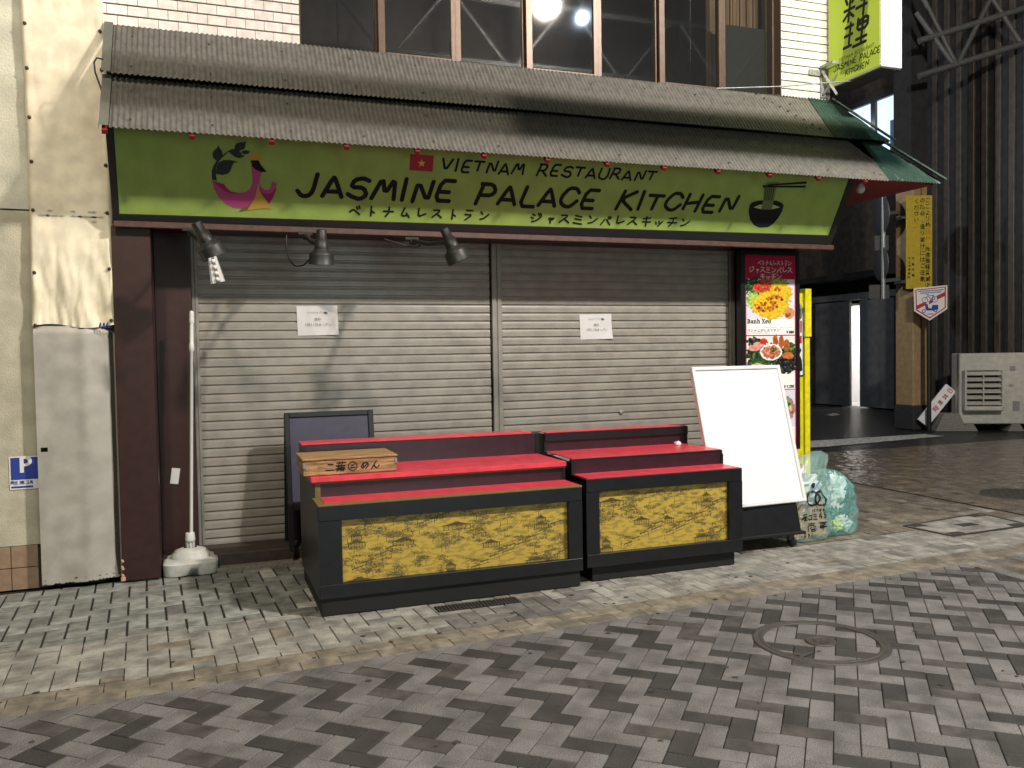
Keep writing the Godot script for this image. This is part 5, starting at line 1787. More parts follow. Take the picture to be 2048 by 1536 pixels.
func build_bags():
	var defs := [
		[Vector3(4.285, 0, 1.17), 0.235, 0.17, 0.53, 41, Vector3(0.17, 0.13, 0.0), 0.035, "pale turquoise rubbish bag printed with black rings and a cardboard sheet inside"],
		[Vector3(4.645, 0, 1.12), 0.185, 0.15, 0.49, 52, Vector3(-0.09, 0.02, 0.02), 0.02, "turquoise rubbish bag of crumpled waste beyond the printed bag"],
		[Vector3(4.06, 0, 0.90), 0.17, 0.13, 0.57, 63, Vector3(0.02, 0.02, 0.0), 0.02, "turquoise rubbish bag mostly hidden behind the white board"]]
	for k in 3:
		var d: Array = defs[k]
		var t := thing("rubbish_bag", d[7], "rubbish bag", "turquoise rubbish bags at the corner")
		var f := bag_surface(d[0], d[1], d[2], d[3], d[4], d[5], d[6])
		mi(bag_mesh(f), "plastic_bag", M.bag_pale if k == 0 else M.bag, t)
		var c: Vector3 = d[0]
		if k == 0:
			var s := st()
			box(s, c + Vector3(0.02, 0.14, 0.075), Vector3(0.30, 0.25, 0.012), 0.003, Basis(Vector3(1, 0, 0), -0.06).rotated(Vector3(0, 0, 1), 0.08))
			mi(s, "cardboard_sheet", M.cardboard, t)
			mi(crumple(c + Vector3(0.0, 0.41, 0.03), Vector3(0.13, 0.10, 0.08), 3), "paper_waste", M.bin_paper, t)
			mi(crumple(c + Vector3(-0.02, 0.22, -0.02), Vector3(0.14, 0.17, 0.08), 5), "paper_waste", M.bin_paper, t)
			s = st()
			box(s, c + Vector3(0.055, 0.40, 0.12), Vector3(0.12, 0.012, 0.01), 0.002, Basis(Vector3(0, 0, 1), 0.9))
			mi(s, "blue_straw", M.bin_blue, t)
			s = st()
			box(s, c + Vector3(-0.01, 0.53, 0.03), Vector3(0.06, 0.07, 0.02), 0.003, Basis(Vector3(0, 0, 1), 0.4))
			box(s, c + Vector3(-0.15, 0.46, 0.05), Vector3(0.12, 0.05, 0.02), 0.003, Basis(Vector3(0, 0, 1), 0.6))
			mi(s, "card_scrap", M.cardboard, t)
			# print on the bag: rings, words; laid on the plastic
			s = st()
			var on := func(p: Vector2, dd: float) -> Vector3:
				var a := asin(clamp(p.x / 0.235, -0.98, 0.98))
				var q: Vector3 = f.call(a, clamp(p.y / 0.53, 0.02, 0.98))
				return q + Vector3(sin(a), 0.1, cos(a)) * (0.004 + dd)
			for q in [[-0.01, 0.325], [0.062, 0.325]]:
				for i in 28:
					var a0 := TAU * i / 28
					var a1 := TAU * (i + 1) / 28
					var m := Vector2(q[0], q[1])
					var e = q[0] * 0.004
					quad(s, on.call(m + Vector2(cos(a0), sin(a0)) * 0.046, e), on.call(m + Vector2(cos(a0), sin(a0)) * 0.06, e), on.call(m + Vector2(cos(a1), sin(a1)) * 0.06, e), on.call(m + Vector2(cos(a1), sin(a1)) * 0.046, e))
			for i in 14:
				var m := Vector2(0.0, 0.41)
				tri(s, on.call(m, 0.001), on.call(m + Vector2(cos(TAU * i / 14) * 0.02, sin(TAU * i / 14) * 0.014), 0.001), on.call(m + Vector2(cos(TAU * (i + 1) / 14) * 0.02, sin(TAU * (i + 1) / 14) * 0.014), 0.001))
			words(s, "group", -0.02, 0.09, 0.225, 0.225, 0.034, 0.034, 0.006, on, 0.0, 0.25, 0.0)
			words(s, "系ゴミ45", -0.10, 0.125, 0.165, 0.17, 0.048, 0.045, 0.008, on, 0.0, 0.2, 0.0)
			strokes(s, "商", Vector2(-0.06, 0.085), Vector2(0.062, 0.062), 0.0075, on, 0.0, 0.0)
			strokes(s, "事", Vector2(0.045, 0.085), Vector2(0.062, 0.062), 0.0075, on, 0.0, 0.0)
			words(s, "081", -0.09, -0.02, 0.04, 0.04, 0.03, 0.03, 0.005, on, 0.0, 0.25, 0.0)
			mi(s, "bag_print", M.ink, t)
		elif k == 1:
			mi(crumple(c + Vector3(-0.03, 0.33, 0.06), Vector3(0.10, 0.12, 0.05), 8), "paper_waste", M.bin_paper, t)
			mi(crumple(c + Vector3(0.06, 0.24, 0.04), Vector3(0.08, 0.11, 0.07), 9), "dark_waste", M.bin_dark, t)
			mi(crumple(c + Vector3(0.03, 0.09, 0.06), Vector3(0.07, 0.06, 0.05), 10), "paper_waste", M.bin_paper, t)
			mi(crumple(c + Vector3(-0.03, 0.08, 0.08), Vector3(0.045, 0.045, 0.03), 11), "yellow_waste", M.bin_yellow, t)
			mi(crumple(c + Vector3(-0.05, 0.19, 0.02), Vector3(0.07, 0.07, 0.06), 12), "dark_waste", M.bin_dark, t)
		else:
			mi(crumple(c + Vector3(0, 0.35, 0), Vector3(0.12, 0.14, 0.08), 14), "paper_waste", M.cardboard, t)
			mi(crumple(c + Vector3(0, 0.15, 0), Vector3(0.12, 0.12, 0.08), 15), "paper_waste", M.bin_paper, t)

# ---------------------------------------------------------------- projecting sign above the awning
func build_projecting_sign():
	var t := thing("projecting_sign", "lime green projecting box sign with white end above the awning corner", "sign")
	var x0 := 5.18
	var x1 := 5.392
	var z0 := 0.46
	var z1 := 1.075
	var y0 := 3.70
	var s := st()
	b2(s, x0 + 0.003, x1, y0, 6.4, z0, z1, 0.004)
	mi(s, "case", M.board_white, t)
	s = st()
	b2(s, x0 - 0.004, x0 + 0.003, y0 + 0.012, 6.39, z0 + 0.012, z1 - 0.016)
	mi(s, "green_face", M.lit_green, t)
	var al := AreaLight3D.new()
	al.name = "face_light"
	al.area_size = Vector2(0.58, 2.6)
	al.transform = Transform3D(Basis(Vector3.UP, PI / 2), Vector3(x0 - 0.03, 5.05, 0.765))
	al.light_color = Color(0.85, 1.0, 0.35)
	al.light_energy = 0.5
	al.shadow_enabled = true
	t.add_child(al)
	var o := Vector3(x0 - 0.004, 0, 0)
	var put := plane_put(o, Vector3(0, 0, 1), Vector3.UP)
	var fp := func(px: float, py: float) -> Vector2:
		var p := on_plane(px, py, o, Vector3(1, 0, 0))
		return Vector2(p.z, p.y)
	s = st()
	var poly := PackedVector2Array()
	for q in [[1703, -250], [1745, -250], [1738, 0], [1722, 140], [1680, 150], [1700, 0]]: poly.append(fp.call(q[0], q[1]))
	prism(s, poly, 0.0, Transform3D(Basis(Vector3(0, 0, 1), Vector3.UP, Vector3(-1, 0, 0)), o + Vector3(-0.0015, 0, 0)))
	mi(s, "dark_band", M.band_green, t)
	s = st()
	var a: Vector2 = fp.call(1690, 47)
	var b: Vector2 = fp.call(1735, 0)
	strokes(s, "料", Vector2(a.x, a.y), Vector2(b.x - a.x, 0.215), 0.026, put, 0.12, 0.003)
	a = fp.call(1690, 102)
	strokes(s, "理", Vector2(a.x, a.y), Vector2(b.x - a.x, 0.205), 0.026, put, 0.12, 0.003)
	mi(s, "brush_lettering", M.ink, t)
	s = st()
	var z := func(px): return fp.call(px, 130).x
	words(s, "JASMINE", z.call(1668), z.call(1713), y0 + 0.115, y0 + 0.115, 0.05, 0.05, 0.008, put, 0.1, 0.2, 0.003)
	words(s, "PALACE", z.call(1720), z.call(1761), y0 + 0.115, y0 + 0.115, 0.05, 0.05, 0.008, put, 0.1, 0.2, 0.003)
	words(s, "KITCHEN", z.call(1691), z.call(1738), y0 + 0.045, y0 + 0.045, 0.045, 0.045, 0.008, put, 0.1, 0.2, 0.003)
	words(s, "VIETNAM", z.call(1679), z.call(1706), y0 + 0.18, y0 + 0.18, 0.03, 0.03, 0.0035, put, 0.1, 0.2, 0.003)
	words(s, "RESTAURANT", z.call(1710), z.call(1749), y0 + 0.18, y0 + 0.18, 0.03, 0.03, 0.0035, put, 0.1, 0.2, 0.003)
	mi(s, "lettering", M.ink, t)
	s = st()
	for k in 90:
		for zz in [z0 + 0.004, z1 - 0.010]:
			box(s, Vector3(x0 + 0.001, y0 + 0.02 + k * 0.028, zz), Vector3(0.006, 0.012, 0.006))
	mi(s, "edge_beads", M.alu, t)
	s = st()
	b2(s, x0 + 0.01, x1 - 0.005, y0 - 0.012, y0 - 0.001, z0 + 0.01, z1 - 0.01, 0.002)
	mi(s, "bottom_plate", M.steel_dark, t)
	# wall brackets and stay wire
	s = st()
	b2(s, 4.98, 5.17, 3.80, 3.85, 0.455, 0.464, 0.001)
	b2(s, 5.10, 5.17, 3.62, 3.80, 0.455, 0.462, 0.001)
	b2(s, 5.09, 5.18, 3.86, 3.885, 0.46, 0.62, 0.001)
	bar(s, Vector3(5.11, 3.84, 0.47), Vector3(5.19, 3.62, 0.56), 0.03, 0.02)
	bar(s, Vector3(5.12, 3.64, 0.47), Vector3(5.19, 3.82, 0.6), 0.012, 0.012)
	mi(s, "bracket", M.steel, t)
	s = st()
	tube(s, [Vector3(4.05, 3.60, 0.46), Vector3(4.6, 3.64, 0.55), Vector3(5.2, 3.69, 0.72), Vector3(5.3, 3.72, 0.85)], 0.006, 6)
	mi(s, "stay_wire", M.steel, t)

# ---------------------------------------------------------------- the side street on the right
func far_at(px: float, py: float, ref: Vector3) -> Vector3:
	return on_plane(px, py, ref, CB.z)

func build_side_street():
	var s: SurfaceTool
	# clad building with the air conditioner
	var b := thing("clad_building", "dark building clad in upright metal ribs behind the air conditioner", "building")
	s = st()
	b2(s, 13.1, 20.0, 0.0, 9.0, -6.25, 30.0)
	mi(s, "cladding_wall", M.cladding, b)
	var rib := simple_mesh(Vector3(0.05, 8.6, 0.11), 0.004)
	for k in 46:
		inst(rib, "rib", M.cladding_rib, b, Vector3(13.085, 4.5, -6.15 + k * 0.27))
	# building at the end with sliding doors and a lit room
	var e := thing("rear_building", "dark building with grey sliding doors standing ajar at the end of the side street", "building")
	s = st()
	var zg0 := on_plane(1701, 700, Vector3(15.05, 0, 0), Vector3(1, 0, 0)).z
	var zg1 := on_plane(1721, 700, Vector3(15.05, 0, 0), Vector3(1, 0, 0)).z
	b2(s, 15.1, 15.3, 0.0, 2.62, -40.0, zg0 - 0.3)
	b2(s, 15.1, 15.3, 0.0, 2.62, zg1 + 0.15, -6.3)
	b2(s, 15.1, 15.3, 2.62, 9.5, -40.0, -6.3)
	b2(s, 15.3, 20.0, 2.7, 9.5, -40.0, -6.3)
	mi(s, "wall", M.dark_wall_brown, e)
	s = st()
	b2(s, 15.02, 15.09, 0.02, 2.60, -11.55, zg0, 0.006)
	mi(s, "door", M.door_grey, e)
	s = st()
	b2(s, 15.02, 15.09, 0.02, 2.60, zg1, -8.89, 0.006)
	mi(s, "door", M.door_grey, e)
	s = st()
	b2(s, 14.95, 15.1, 2.62, 2.78, -12.0, -8.5, 0.01)
	mi(s, "door_track", M.door_grey, e)
	s = st()
	b2(s, 15.31, 17.6, -0.01, 0.0, -11.6, -9.0)
	b2(s, 15.31, 17.6, 2.5, 2.55, -11.6, -9.0)
	b2(s, 17.6, 17.7, 0.0, 2.55, -11.7, -8.9)
	b2(s, 15.31, 17.7, 0.0, 2.55, -11.7, -11.6)
	b2(s, 15.31, 17.7, 0.0, 2.55, -9.0, -8.9)
	mi(s, "lit_room", M.board_white, e)
	s = st()
	b2(s, 16.0, 16.6, 0.0, 0.85, -10.5, -9.9, 0.01)
	b2(s, 15.95, 16.65, 1.05, 1.10, -10.6, -9.85, 0.005)
	mi(s, "room_shelf", M.steel, e)
	s = st()
	b2(s, 16.0, 16.9, 2.44, 2.47, -10.35, -10.2)
	mi(s, "ceiling_panel", M.lit_door, e)
	var ol := OmniLight3D.new()
	ol.name = "room_light"
	ol.position = Vector3(16.4, 2.35, -10.28)
	ol.light_color = Color(1.0, 0.97, 0.92)
	ol.light_energy = 3.2
	ol.light_size = 0.2
	ol.omni_range = 30
	ol.shadow_enabled = true
	e.add_child(ol)
	# lit upstairs window
	var wn := Node3D.new()
	wn.name = "lit_window"
	e.add_child(wn)
	var X := Vector3(15.08, 0, 0)
	var c := []
	for q in [[1690, 283], [1797, 292], [1797, 187], [1700, 222]]: c.append(on_plane(q[0], q[1], X, Vector3(1, 0, 0)))
	var zmin: float = min(c[0].z, c[3].z)
	var zmax: float = c[1].z
	var yb: float = c[1].y - 0.05
	var yt: float = c[2].y
	s = st()
	quad(s, Vector3(15.07, yb, zmin), Vector3(15.07, yb, zmax), Vector3(15.07, yt, zmax), Vector3(15.07, yt, zmin))
	mi(s, "pane", M.lit_window, wn)
	s = st()
	var zm: float = on_plane(1751, 240, X, Vector3(1, 0, 0)).z
	b2(s, 14.99, 15.06, yb, yt, zm - 0.06, zm + 0.08)
	b2(s, 14.99, 15.06, yb - 0.1, yb, zmin, zmax)
	b2(s, 14.99, 15.06, yt, yt + 0.12, zmin, zmax)
	mi(s, "window_frame", M.steel_dark, wn)
	s = st()
	quad(s, Vector3(15.05, yb, zmax - 0.22), Vector3(15.05, yb, zmax - 0.02), Vector3(15.05, yb + (yt - yb) * 0.55, zmax - 0.02), Vector3(15.05, yb + (yt - yb) * 0.55, zmax - 0.22))
	mi(s, "blind", mat("blind_blue", lin(0.12, 0.2, 0.35), 0.8), wn)
	var wl := OmniLight3D.new()
	wl.name = "window_glow"
	wl.position = Vector3(14.8, (yb + yt) * 0.5, (zmin + zmax) * 0.5)
	wl.light_color = Color(0.86, 0.93, 1.0)
	wl.light_energy = 0.6
	wl.light_size = 0.3
	wl.omni_range = 30
	wl.shadow_enabled = true
	e.add_child(wl)
	s = st()
	b2(s, 14.2, 15.1, 3.05, 3.2, -13.0, -7.6, 0.01)
	mi(s, "canopy", M.dark_wall, e)
	var sp := Node3D.new()
	sp.name = "door_plate"
	e.add_child(sp)
	s = st()
	var p0 := on_plane(1622, 592, Vector3(15.05, 0, 0), Vector3(1, 0, 0))
	b2(s, 15.03, 15.06, p0.y - 0.28, p0.y, p0.z, p0.z + 0.55)
	mi(s, "plate", M.mirror_back, sp)
	# tan pillar
	var pl := thing("tan_pillar", "square tan pillar with dark base at the side street corner", "pillar")
	s = st()
	b2(s, 11.66, 11.98, 0.42, 4.4, -5.40, -5.0, 0.01)
	mi(s, "shaft", M.pillar_tan, pl)
	s = st()
	b2(s, 11.64, 12.0, 0.0, 0.42, -5.42, -4.98, 0.01)
	mi(s, "base", M.pillar_base, pl)
	s = st()
	b2(s, 11.63, 11.99, 4.4, 9.0, -5.41, -5.01)
	mi(s, "upper_shaft", M.dark_wall, pl)
	s = st()
	b2(s, 11.83, 11.85, 0.42, 4.4, -5.0, -4.996)
	mi(s, "seam", M.steel_dark, pl)
	var face := Basis(Vector3.UP, -0.62)
	# yellow warning board
	var yb2 := thing("warning_board", "tall yellow traffic warning board with vertical black writing on the tan pillar", "sign")
	var R := Vector3(11.75, 3.0, -4.86)
	var tl := far_at(1812, 392, R)
	var br := far_at(1864, 577, R)
	var ctr := (tl + br) * 0.5
	var Wd := (tl - br).slide(CB.y).length() * 1.0
	var Hh := tl.y - br.y
	var fx := Transform3D(Basis(CB.x.slide(Vector3.UP).normalized(), Vector3.UP, CB.x.slide(Vector3.UP).normalized().cross(Vector3.UP)), ctr)
	s = st()
	box(s, ctr, Vector3(Wd, Hh, 0.02), 0.003, fx.basis)
	mi(s, "plate", M.sign_yellow, yb2)
	var put := plane_put(fx * Vector3(-Wd * 0.5, -Hh * 0.5, 0.011), fx.basis.x, fx.basis.y)
	s = st()
	var column := func(text: String, u: float, v0: float, v1: float, size: float, w: float, skip: Array):
		var n := text.length()
		for i in n:
			if skip.has(i): continue
			var ch := text[i]
			strokes(s, ch, Vector2(u * Wd, (1.0 - lerpf(v0, v1, i / float(n))) * Hh - size), Vector2(size, size), w, put, 0.0, 0.001)
	column.call("ここより約50M先道路幅員減少", 0.73, 0.03, 1.0, 0.078, 0.0105, [5, 6, 7])
	column.call("のため、通り抜けにはご注意", 0.53, 0.03, 0.94, 0.078, 0.0105, [])
	column.call("ください。", 0.31, 0.04, 0.37, 0.072, 0.010, [])
	column.call("市葉市署", 0.21, 0.66, 0.90, 0.042, 0.006, [])
	column.call("市土木事務所", 0.06, 0.66, 0.90, 0.042, 0.006, [])
	mi(s, "lettering", M.ink, yb2)
	s = st()
	strokes(s, "5", Vector2(0.735 * Wd, 0.585 * Hh), Vector2(0.034, 0.075), 0.009, put, 0.0, 0.001)
	strokes(s, "0", Vector2(0.735 * Wd + 0.042, 0.585 * Hh), Vector2(0.036, 0.075), 0.009, put, 0.0, 0.001)
	strokes(s, "M_", Vector2(0.74 * Wd, 0.518 * Hh), Vector2(0.07, 0.065), 0.009, put, 0.0, 0.001)
	mi(s, "red_lettering", mat("orange_print", lin(0.5, 0.11, 0.01), 0.6), yb2)
	s = st()
	for v in [0.27, -0.42]:
		s = st()
		box(s, fx * Vector3(-0.05, v * Hh, -0.155), Vector3(0.5, 0.05, 0.28), 0.0, fx.basis)
		mi(s, "strap", M.steel_dark, yb2)
	# no-parking sign on a pole
	var np := thing("bicycle_sign", "white shield sign with bicycle, scooter and red stripe on a thin pole", "sign")
	R = Vector3(11.75, 2.0, -4.6)
	var xf := Transform3D(fx.basis, far_at(1861, 600, R))
	var k := (far_at(1900, 600, R) - far_at(1860, 600, R)).length() / 40.0
	var sh := func(pts: Array) -> PackedVector2Array:
		var out := PackedVector2Array()
		for q in pts: out.append(Vector2(q[0] - 1861, 600 - q[1]) * k)
		return out
	s = st()
	prism(s, sh.call([[1827, 576], [1894, 571], [1894, 618], [1859, 641], [1828, 622]]), 0.012, xf)
	mi(s, "plate", M.white_print, np)
	var up := func(d): return xf.translated_local(Vector3(0, 0, 0.013 + d))
	s = st()
	var ring := [[1830, 579], [1891, 574], [1891, 616], [1859, 637], [1831, 620]]
	for i in 5:
		var a: Array = ring[i]
		var b3: Array = ring[(i + 1) % 5]
		var ic := Vector2(1860, 601)
		var A := Vector2(a[0], a[1])
		var B := Vector2(b3[0], b3[1])
		var A2 := A.lerp(ic, 0.075)
		var B2 := B.lerp(ic, 0.075)
		prism(s, sh.call([[A.x, A.y], [B.x, B.y], [B2.x, B2.y], [A2.x, A2.y]]), 0.0, up.call(0.001))
	mi(s, "red_border", M.red_print, np)
	s = st()
	prism(s, sh.call([[1832, 611], [1850, 603], [1853, 609], [1833, 619]]), 0.0, up.call(0.001))
	prism(s, sh.call([[1856, 603], [1862, 599], [1866, 604], [1858, 609]]), 0.0, up.call(0.001))
	prism(s, sh.call([[1872, 592], [1890, 584], [1890, 592], [1875, 599]]), 0.0, up.call(0.001))
	mi(s, "red_stripe", M.red_print, np)
	s = st()
	for q in [[1849, 600, 6.0, 4.9], [1869, 599, 6.0, 4.9], [1847, 622, 3.8, 2.2], [1870, 621, 3.8, 2.2]]:
		for i in 18:
			var a0 := TAU * i / 18
			var a1 := TAU * (i + 1) / 18
			prism(s, sh.call([[q[0] + cos(a0) * q[3], q[1] + sin(a0) * q[3]], [q[0] + cos(a0) * q[2], q[1] + sin(a0) * q[2]], [q[0] + cos(a1) * q[2], q[1] + sin(a1) * q[2]], [q[0] + cos(a1) * q[3], q[1] + sin(a1) * q[3]]]), 0.0, up.call(0.002))
	for q in [[[1849, 600], [1854, 591]], [[1854, 592], [1866, 591]], [[1856, 592], [1861, 600]], [[1861, 600], [1866, 590]], [[1861, 600], [1869, 599]], [[1869, 599], [1865, 589]], [[1852, 589], [1857, 589]]]:
		var a := Vector2(q[0][0], q[0][1])
		var b4 := Vector2(q[1][0], q[1][1])
		var nn := (b4 - a).orthogonal().normalized() * 0.55
		prism(s, sh.call([[a.x + nn.x, a.y + nn.y], [b4.x + nn.x, b4.y + nn.y], [b4.x - nn.x, b4.y - nn.y], [a.x - nn.x, a.y - nn.y]]), 0.0, up.call(0.003))
	prism(s, sh.call([[1849, 611], [1854, 607], [1856, 616], [1862, 617], [1864, 610], [1875, 610], [1876, 618], [1868, 621], [1852, 621], [1850, 617]]), 0.0, up.call(0.0035))
	for q in [[1836, 1886, 581.5], [1840, 1882, 585.5], [1854, 1866, 628]]:
		for i in range(int(q[0]), int(q[1]), 3):
			prism(s, sh.call([[i, q[2] - 1.2 - (i - 1860) * 0.06], [i + 2.2, q[2] - 1.2 - (i - 1860) * 0.06], [i + 2.2, q[2] + 1.0 - (i - 1860) * 0.06], [i, q[2] + 1.0 - (i - 1860) * 0.06]]), 0.0, up.call(0.001))
	mi(s, "blue_symbols", M.blue_print, np)
	s = st()
	var pc: Vector3 = xf.origin - CB.z * 0.07
	tube(s, [Vector3(pc.x + 0.02, 0, pc.z), Vector3(pc.x, pc.y + 0.1, pc.z)], 0.035, 10)
	mi(s, "pole", M.rubber, np)
	# traffic sign discs seen from behind
	var ts := thing("traffic_sign_post", "grey post with round traffic signs seen from the back beside the tan pillar", "sign post")
	R = Vector3(11.3, 3.0, -5.5)
	s = st()
	tube(s, [far_at(1767, 330, R), far_at(1767, 598, R)], 0.04, 10)
	mi(s, "post", M.steel, ts)
	var side := Basis(Vector3.UP, -0.34)
	for q in [[1763, 430, 0.33], [1763, 527, 0.29]]:
		s = st()
		lathe(s, [Vector2(0, 0.0), Vector2(q[2], 0.0), Vector2(q[2] + 0.012, 0.012), Vector2(q[2], 0.02), Vector2(0, 0.012)], Transform3D(side * Basis(Vector3(0, 0, 1), PI / 2), far_at(q[0], q[1], R) + Vector3(0.06, 0, -0.06)), 30)
		mi(s, "sign_disc", M.mirror_back, ts)
	for q in [[1763, 485, 0.25, 0.27], [1758, 583, 0.36, 0.25]]:
		s = st()
		box(s, far_at(q[0], q[1], R) + Vector3(0.06, 0, -0.06), Vector3(q[2], q[3], 0.012), 0.004, fx.basis)
		mi(s, "sign_plate", M.mirror_back, ts)
	s = st()
	for y in [428, 562]:
		s = st()
		bar(s, far_at(1767, y, R), far_at(1800, y - 4, Vector3(11.7, 3.0, -5.2)), 0.05, 0.06)
		mi(s, "bracket", M.steel_dark, ts)
	# air conditioner
	var ac := thing("air_conditioner", "large beige outdoor air conditioner with louvred outlet on concrete feet", "air conditioner")
	var ay := Basis(Vector3.UP, -1.02)
	R = Vector3(12.45, 0, -4.3)
	var at := func(px, py): return far_at(px, py, R)
	var lo: Vector3 = at.call(1922, 848)
	var hi: Vector3 = at.call(1922, 707)
	var wid := 1.12
	var ht: float = hi.y - lo.y
	var org := Vector3(lo.x, lo.y, lo.z)
	var fxr := fx.basis.rotated(Vector3.UP, -0.18)
	var A := Transform3D(fxr, org)
	s = st()
	box(s, A * Vector3(wid * 0.5 - 0.02, ht * 0.5, -0.22), Vector3(wid, ht, 0.44), 0.015, fxr)
	mi(s, "casing", M.ac_case, ac)
	s = st()
	box(s, A * Vector3(0.31, ht * 0.5, 0.002), Vector3(0.56, 0.62, 0.01), 0.0, fxr)
	mi(s, "grille_back", M.ac_dark, ac)
	s = st()
	for q in [[0.02, 0.03, 0.62], [0.60, 0.035, 0.62]]: box(s, A * Vector3(q[0], ht * 0.5, 0.09), Vector3(q[1], q[2], 0.18), 0.004, fxr)
	box(s, A * Vector3(0.31, ht * 0.5 - 0.33, 0.09), Vector3(0.6, 0.08, 0.17), 0.02, fxr)
	mi(s, "outlet_hood", M.ac_case, ac)
	for i in 6:
		s = st()
		box(s, A * Vector3(0.31, ht * 0.5 - 0.24 + i * 0.1, 0.10), Vector3(0.55, 0.012, 0.11), 0.003, fxr * Basis(Vector3(1, 0, 0), 0.5))
		mi(s, "louvre", M.ac_case, ac)
	s = st()
	box(s, A * Vector3(0.31, ht * 0.5, 0.12), Vector3(0.02, 0.56, 0.03), 0.003, fxr)
	mi(s, "louvre_bar", M.ac_case, ac)
	for q in [[0.80, 0.78, 0.09, 0.08], [0.86, 0.25, 0.11, 0.17], [0.78, 0.54, 0.07, 0.035]]:
		s = st()
		box(s, A * Vector3(q[0], ht * q[1], 0.003), Vector3(q[2], q[3], 0.004), 0.0, fxr)
		mi(s, "data_plate", M.steel, ac)
	for q in [0.14, 0.86]:
		s = st()
		prism(s, PackedVector2Array([Vector2(-0.13, 0), Vector2(0.13, 0), Vector2(0.06, org.y - 0.001), Vector2(-0.06, org.y - 0.001)]), 0.42, Transform3D(fxr, (A * Vector3(q, 0, -0.42)) * Vector3(1, 0, 1)))
		mi(s, "concrete_foot", M.concrete, ac)
	# leaning white sign and blocks
	var ls := thing("fallen_sign", "white signboard with red characters leaning askew behind the sign pole", "sign")
	R = Vector3(12.0, 0, -4.75)
	var q0: Vector3 = far_at(1840, 843, R)
	var q1: Vector3 = far_at(1897, 772, R)
	var ax := (q1 - q0).normalized()
	var bz := CB.z.slide(ax).normalized()
	var bs := Basis(ax, bz.cross(ax), bz)
	s = st()
	box(s, (q0 + q1) * 0.5 + bs.y * -0.05, Vector3((q1 - q0).length(), 0.21, 0.05), 0.004, bs)
	mi(s, "plate", M.board_white, ls)
	var pp := plane_put(q0 + bs.y * -0.05 + bs.z * 0.026, ax, bs.y)
	var ii := 0
	for ch in ["駐", "車", "場", "日"]:
		s = st()
		strokes(s, ch, Vector2(0.30 + ii * 0.13, -0.05), Vector2(0.08, 0.08), 0.012, pp, 0.0, 0.002)
		mi(s, "letter", M.red_print, ls)
		ii += 1
	for q in [[1885, 848, 0.26, 0.2, "grey concrete block beside the leaning signboard"], [1853, 803, 0.2, 0.12, "small grey concrete block behind the sign pole"]]:
		var cb := thing("concrete_block", q[4], "concrete block")
		s = st()
		var pb := on_plane(q[0], q[1], Vector3(0, 0.1, 0), Vector3.UP)
		pb = Vector3(12.15 if q[0] > 1870 else 12.2, 0, -4.75 if q[0] > 1870 else -5.6)
		prism(s, PackedVector2Array([Vector2(-q[2], 0), Vector2(q[2], 0), Vector2(q[2] * 0.45, q[3] + 0.1), Vector2(-q[2] * 0.5, q[3] + 0.1)]), 0.3, Transform3D(fxr, pb))
		mi(s, "block", M.concrete, cb)
	# arcade lattice girder in the upper corner
	var ar := thing("lattice_girder", "grey steel lattice girder of the arcade above the clad building", "girder")
	R = Vector3(12.6, 5.5, -4.0)
	for q in [[1838, 82, 2300, -62], [1838, 152, 2300, 8]]:
		s = st()
		tube(s, [far_at(q[0], q[1], R), far_at(q[2], q[3], R + Vector3(0, 0, 0.0))], 0.055, 10)
		mi(s, "chord", M.girder, ar)
	for q in [[1848, 0, 1912, 128], [1982, -5, 1917, 125], [1832, 25, 1905, 125], [1848, 0, 1800, -90], [1982, -5, 2045, 90], [2110, -35, 2045, 90]]:
		s = st()
		tube(s, [far_at(q[0], q[1], R), far_at(q[2], q[3], R)], 0.042, 8)
		mi(s, "diagonal", M.girder, ar)

# ---------------------------------------------------------------- arcade lamps and the girders that hold them
func street_lamp(p: Vector3, m: Material, c: Color, energy: float, r: float, label: String):
	var t := thing("arcade_lamp", label, "lamp", "lamps hanging over the street")
	var s := st()
	var prof := []
	for i in 9: prof.append(Vector2(r * sin(PI * i / 8.0), -r * cos(PI * i / 8.0)))
	lathe(s, prof, Transform3D(Basis.IDENTITY, p), 20)
	mi(s, "globe", m, t)
	s = st()
	tube(s, [p + Vector3(0, r, 0), p + Vector3(0, r + 0.09, 0)], 0.06, 12)
	tube(s, [p + Vector3(0, r + 0.09, 0), Vector3(p.x, 7.6, p.z)], 0.018, 8)
	mi(s, "hanger", M.steel_dark, t)
	var l := OmniLight3D.new()
	l.name = "lamp_light"
	l.position = p
	l.light_color = c
	l.light_energy = energy
	l.light_size = r
	l.omni_range = 60
	l.omni_attenuation = 2.0
	l.shadow_enabled = true
	t.add_child(l)

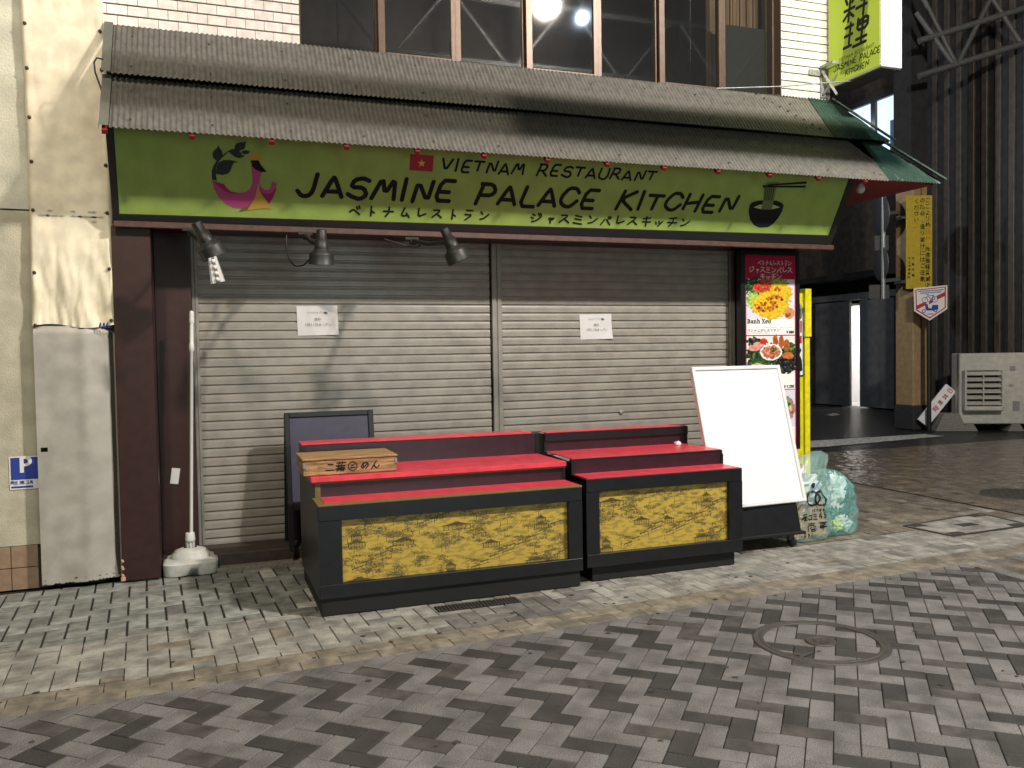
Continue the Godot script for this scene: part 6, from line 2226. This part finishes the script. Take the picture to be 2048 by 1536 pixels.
func build_arcade():
	# lattice girder along the street, seen mirrored in the windows
	var ar := thing("arcade_girder", "steel lattice girder of the arcade over the street", "girder", "arcade girders over the street")
	var s := st()
	for y in [6.05, 7.05]: tube(s, [Vector3(-6, y, 7.1), Vector3(14, y, 7.1)], 0.05, 8)
	mi(s, "chord", M.girder, ar)
	for i in 20:
		s = st()
		var x := -5.7 + i * 1.0
		tube(s, [Vector3(x - 0.42 + (0.84 if i % 2 else 0.0), 7.05, 7.1), Vector3(x + 0.42 - (0.84 if i % 2 else 0.0), 6.05, 7.1)], 0.03, 8)
		mi(s, "diagonal", M.girder, ar)
	# long suspended signboard whose shadow lies across the awning
	var hb := thing("suspended_board", "long narrow board hung over the pavement in front of the awning", "board")
	s = st()
	box(s, Vector3(3.25, 4.17, 2.35), Vector3(4.3, 0.33, 0.05), 0.004, Basis(Vector3(1, 0, 0), -0.58))
	mi(s, "board", M.steel_dark, hb)
	s = st()
	for x in [1.3, 3.2, 5.1]: tube(s, [Vector3(x, 4.25, 2.35), Vector3(x, 7.6, 2.35)], 0.008, 6)
	mi(s, "hanger", M.steel_dark, hb)
	# the houses across the street, behind the camera: they throw light back
	var op := thing("opposite_building", "pale building across the street with shopfronts", "building")
	s = st()
	b2(s, -14.0, 16.0, 0.0, 11.0, 11.0, 11.5)
	mi(s, "wall", mat("opposite_render", lin(0.2, 0.18, 0.16), 0.9, 0, "mid", 0.4), op)
	var shop := Node3D.new()
	shop.name = "shop_window"
	op.add_child(shop)
	s = st()
	b2(s, 1.2, 4.4, 0.7, 2.9, 10.93, 10.96)
	mi(s, "lit_pane", M.lit_shop, shop)
	s = st()
	b2(s, 1.1, 1.2, 0.5, 3.0, 10.85, 10.98, 0.01)
	b2(s, 4.4, 4.5, 0.5, 3.0, 10.85, 10.98, 0.01)
	b2(s, 1.2, 4.4, 2.9, 3.0, 10.85, 10.98, 0.01)
	b2(s, 1.2, 4.4, 0.5, 0.7, 10.85, 10.98, 0.01)
	mi(s, "window_frame", M.steel_dark, shop)
	var al := AreaLight3D.new()
	al.name = "shop_light"
	al.area_size = Vector2(3.2, 2.2)
	al.position = Vector3(2.8, 1.8, 10.9)
	al.light_color = Color(0.88, 1.0, 0.98)
	al.light_energy = 6.0
	al.shadow_enabled = true
	shop.add_child(al)

func _ready():
	rng.seed = 20240111
	# ---- camera
	var cam := Camera3D.new()
	cam.name = "camera"
	cam.transform = Transform3D(CB, CAM)
	cam.fov = 48.6235
	cam.near = 0.05
	cam.far = 300.0
	add_child(cam)
	cam.current = true
	# ---- sky: night above a lit street
	var we := WorldEnvironment.new()
	we.name = "world_environment"
	var env := Environment.new()
	env.background_mode = Environment.BG_SKY
	var sky := Sky.new()
	var sm := ProceduralSkyMaterial.new()
	sm.sky_top_color = Color(0.125, 0.127, 0.145)
	sm.sky_horizon_color = Color(0.185, 0.18, 0.185)
	sm.ground_bottom_color = Color(0.05, 0.05, 0.05)
	sm.ground_horizon_color = Color(0.12, 0.11, 0.11)
	sm.sun_angle_max = 0.0
	sky.sky_material = sm
	env.sky = sky
	env.background_energy_multiplier = 1.0
	env.tonemap_mode = Environment.TONE_MAPPER_LINEAR
	env.tonemap_exposure = 1.0
	env.sdfgi_enabled = true
	env.ssao_enabled = true
	env.ssil_enabled = true
	we.environment = env
	add_child(we)
	make_materials()
	# ---- street lamps
	street_lamp(Vector3(4.94, 6.58, 6.0), M.lamp_warm, Color(1.0, 0.955, 0.90), 63.0, 0.17, "large warm globe lamp hanging over the street")
	street_lamp(Vector3(5.52, 6.46, 6.0), M.lamp_cool, Color(0.86, 0.94, 1.0), 16.0, 0.04, "small cool white lamp hanging beside the warm globe")
	street_lamp(Vector3(-1.3, 6.6, 6.0), M.lamp_warm, Color(1.0, 0.95, 0.86), 24.0, 0.24, "warm globe lamp hanging over the street by the cream building")
	street_lamp(Vector3(7.0, 5.6, -6.5), M.lamp_cool, Color(0.92, 0.96, 1.0), 8.0, 0.1, "cool white lamp hanging over the side street behind the shop")
	# ---- setting and buildings
	build_ground()
	build_shop()
	build_left()
	build_side_street()
	build_arcade()
	# ---- things
	build_shutters()
	build_awning()
	build_sign()
	build_spots()
	build_projecting_sign()
	build_notices()
	build_counters()
	build_aboard()
	build_umbrella_base()
	build_whiteboard()
	build_menu()
	build_bags()
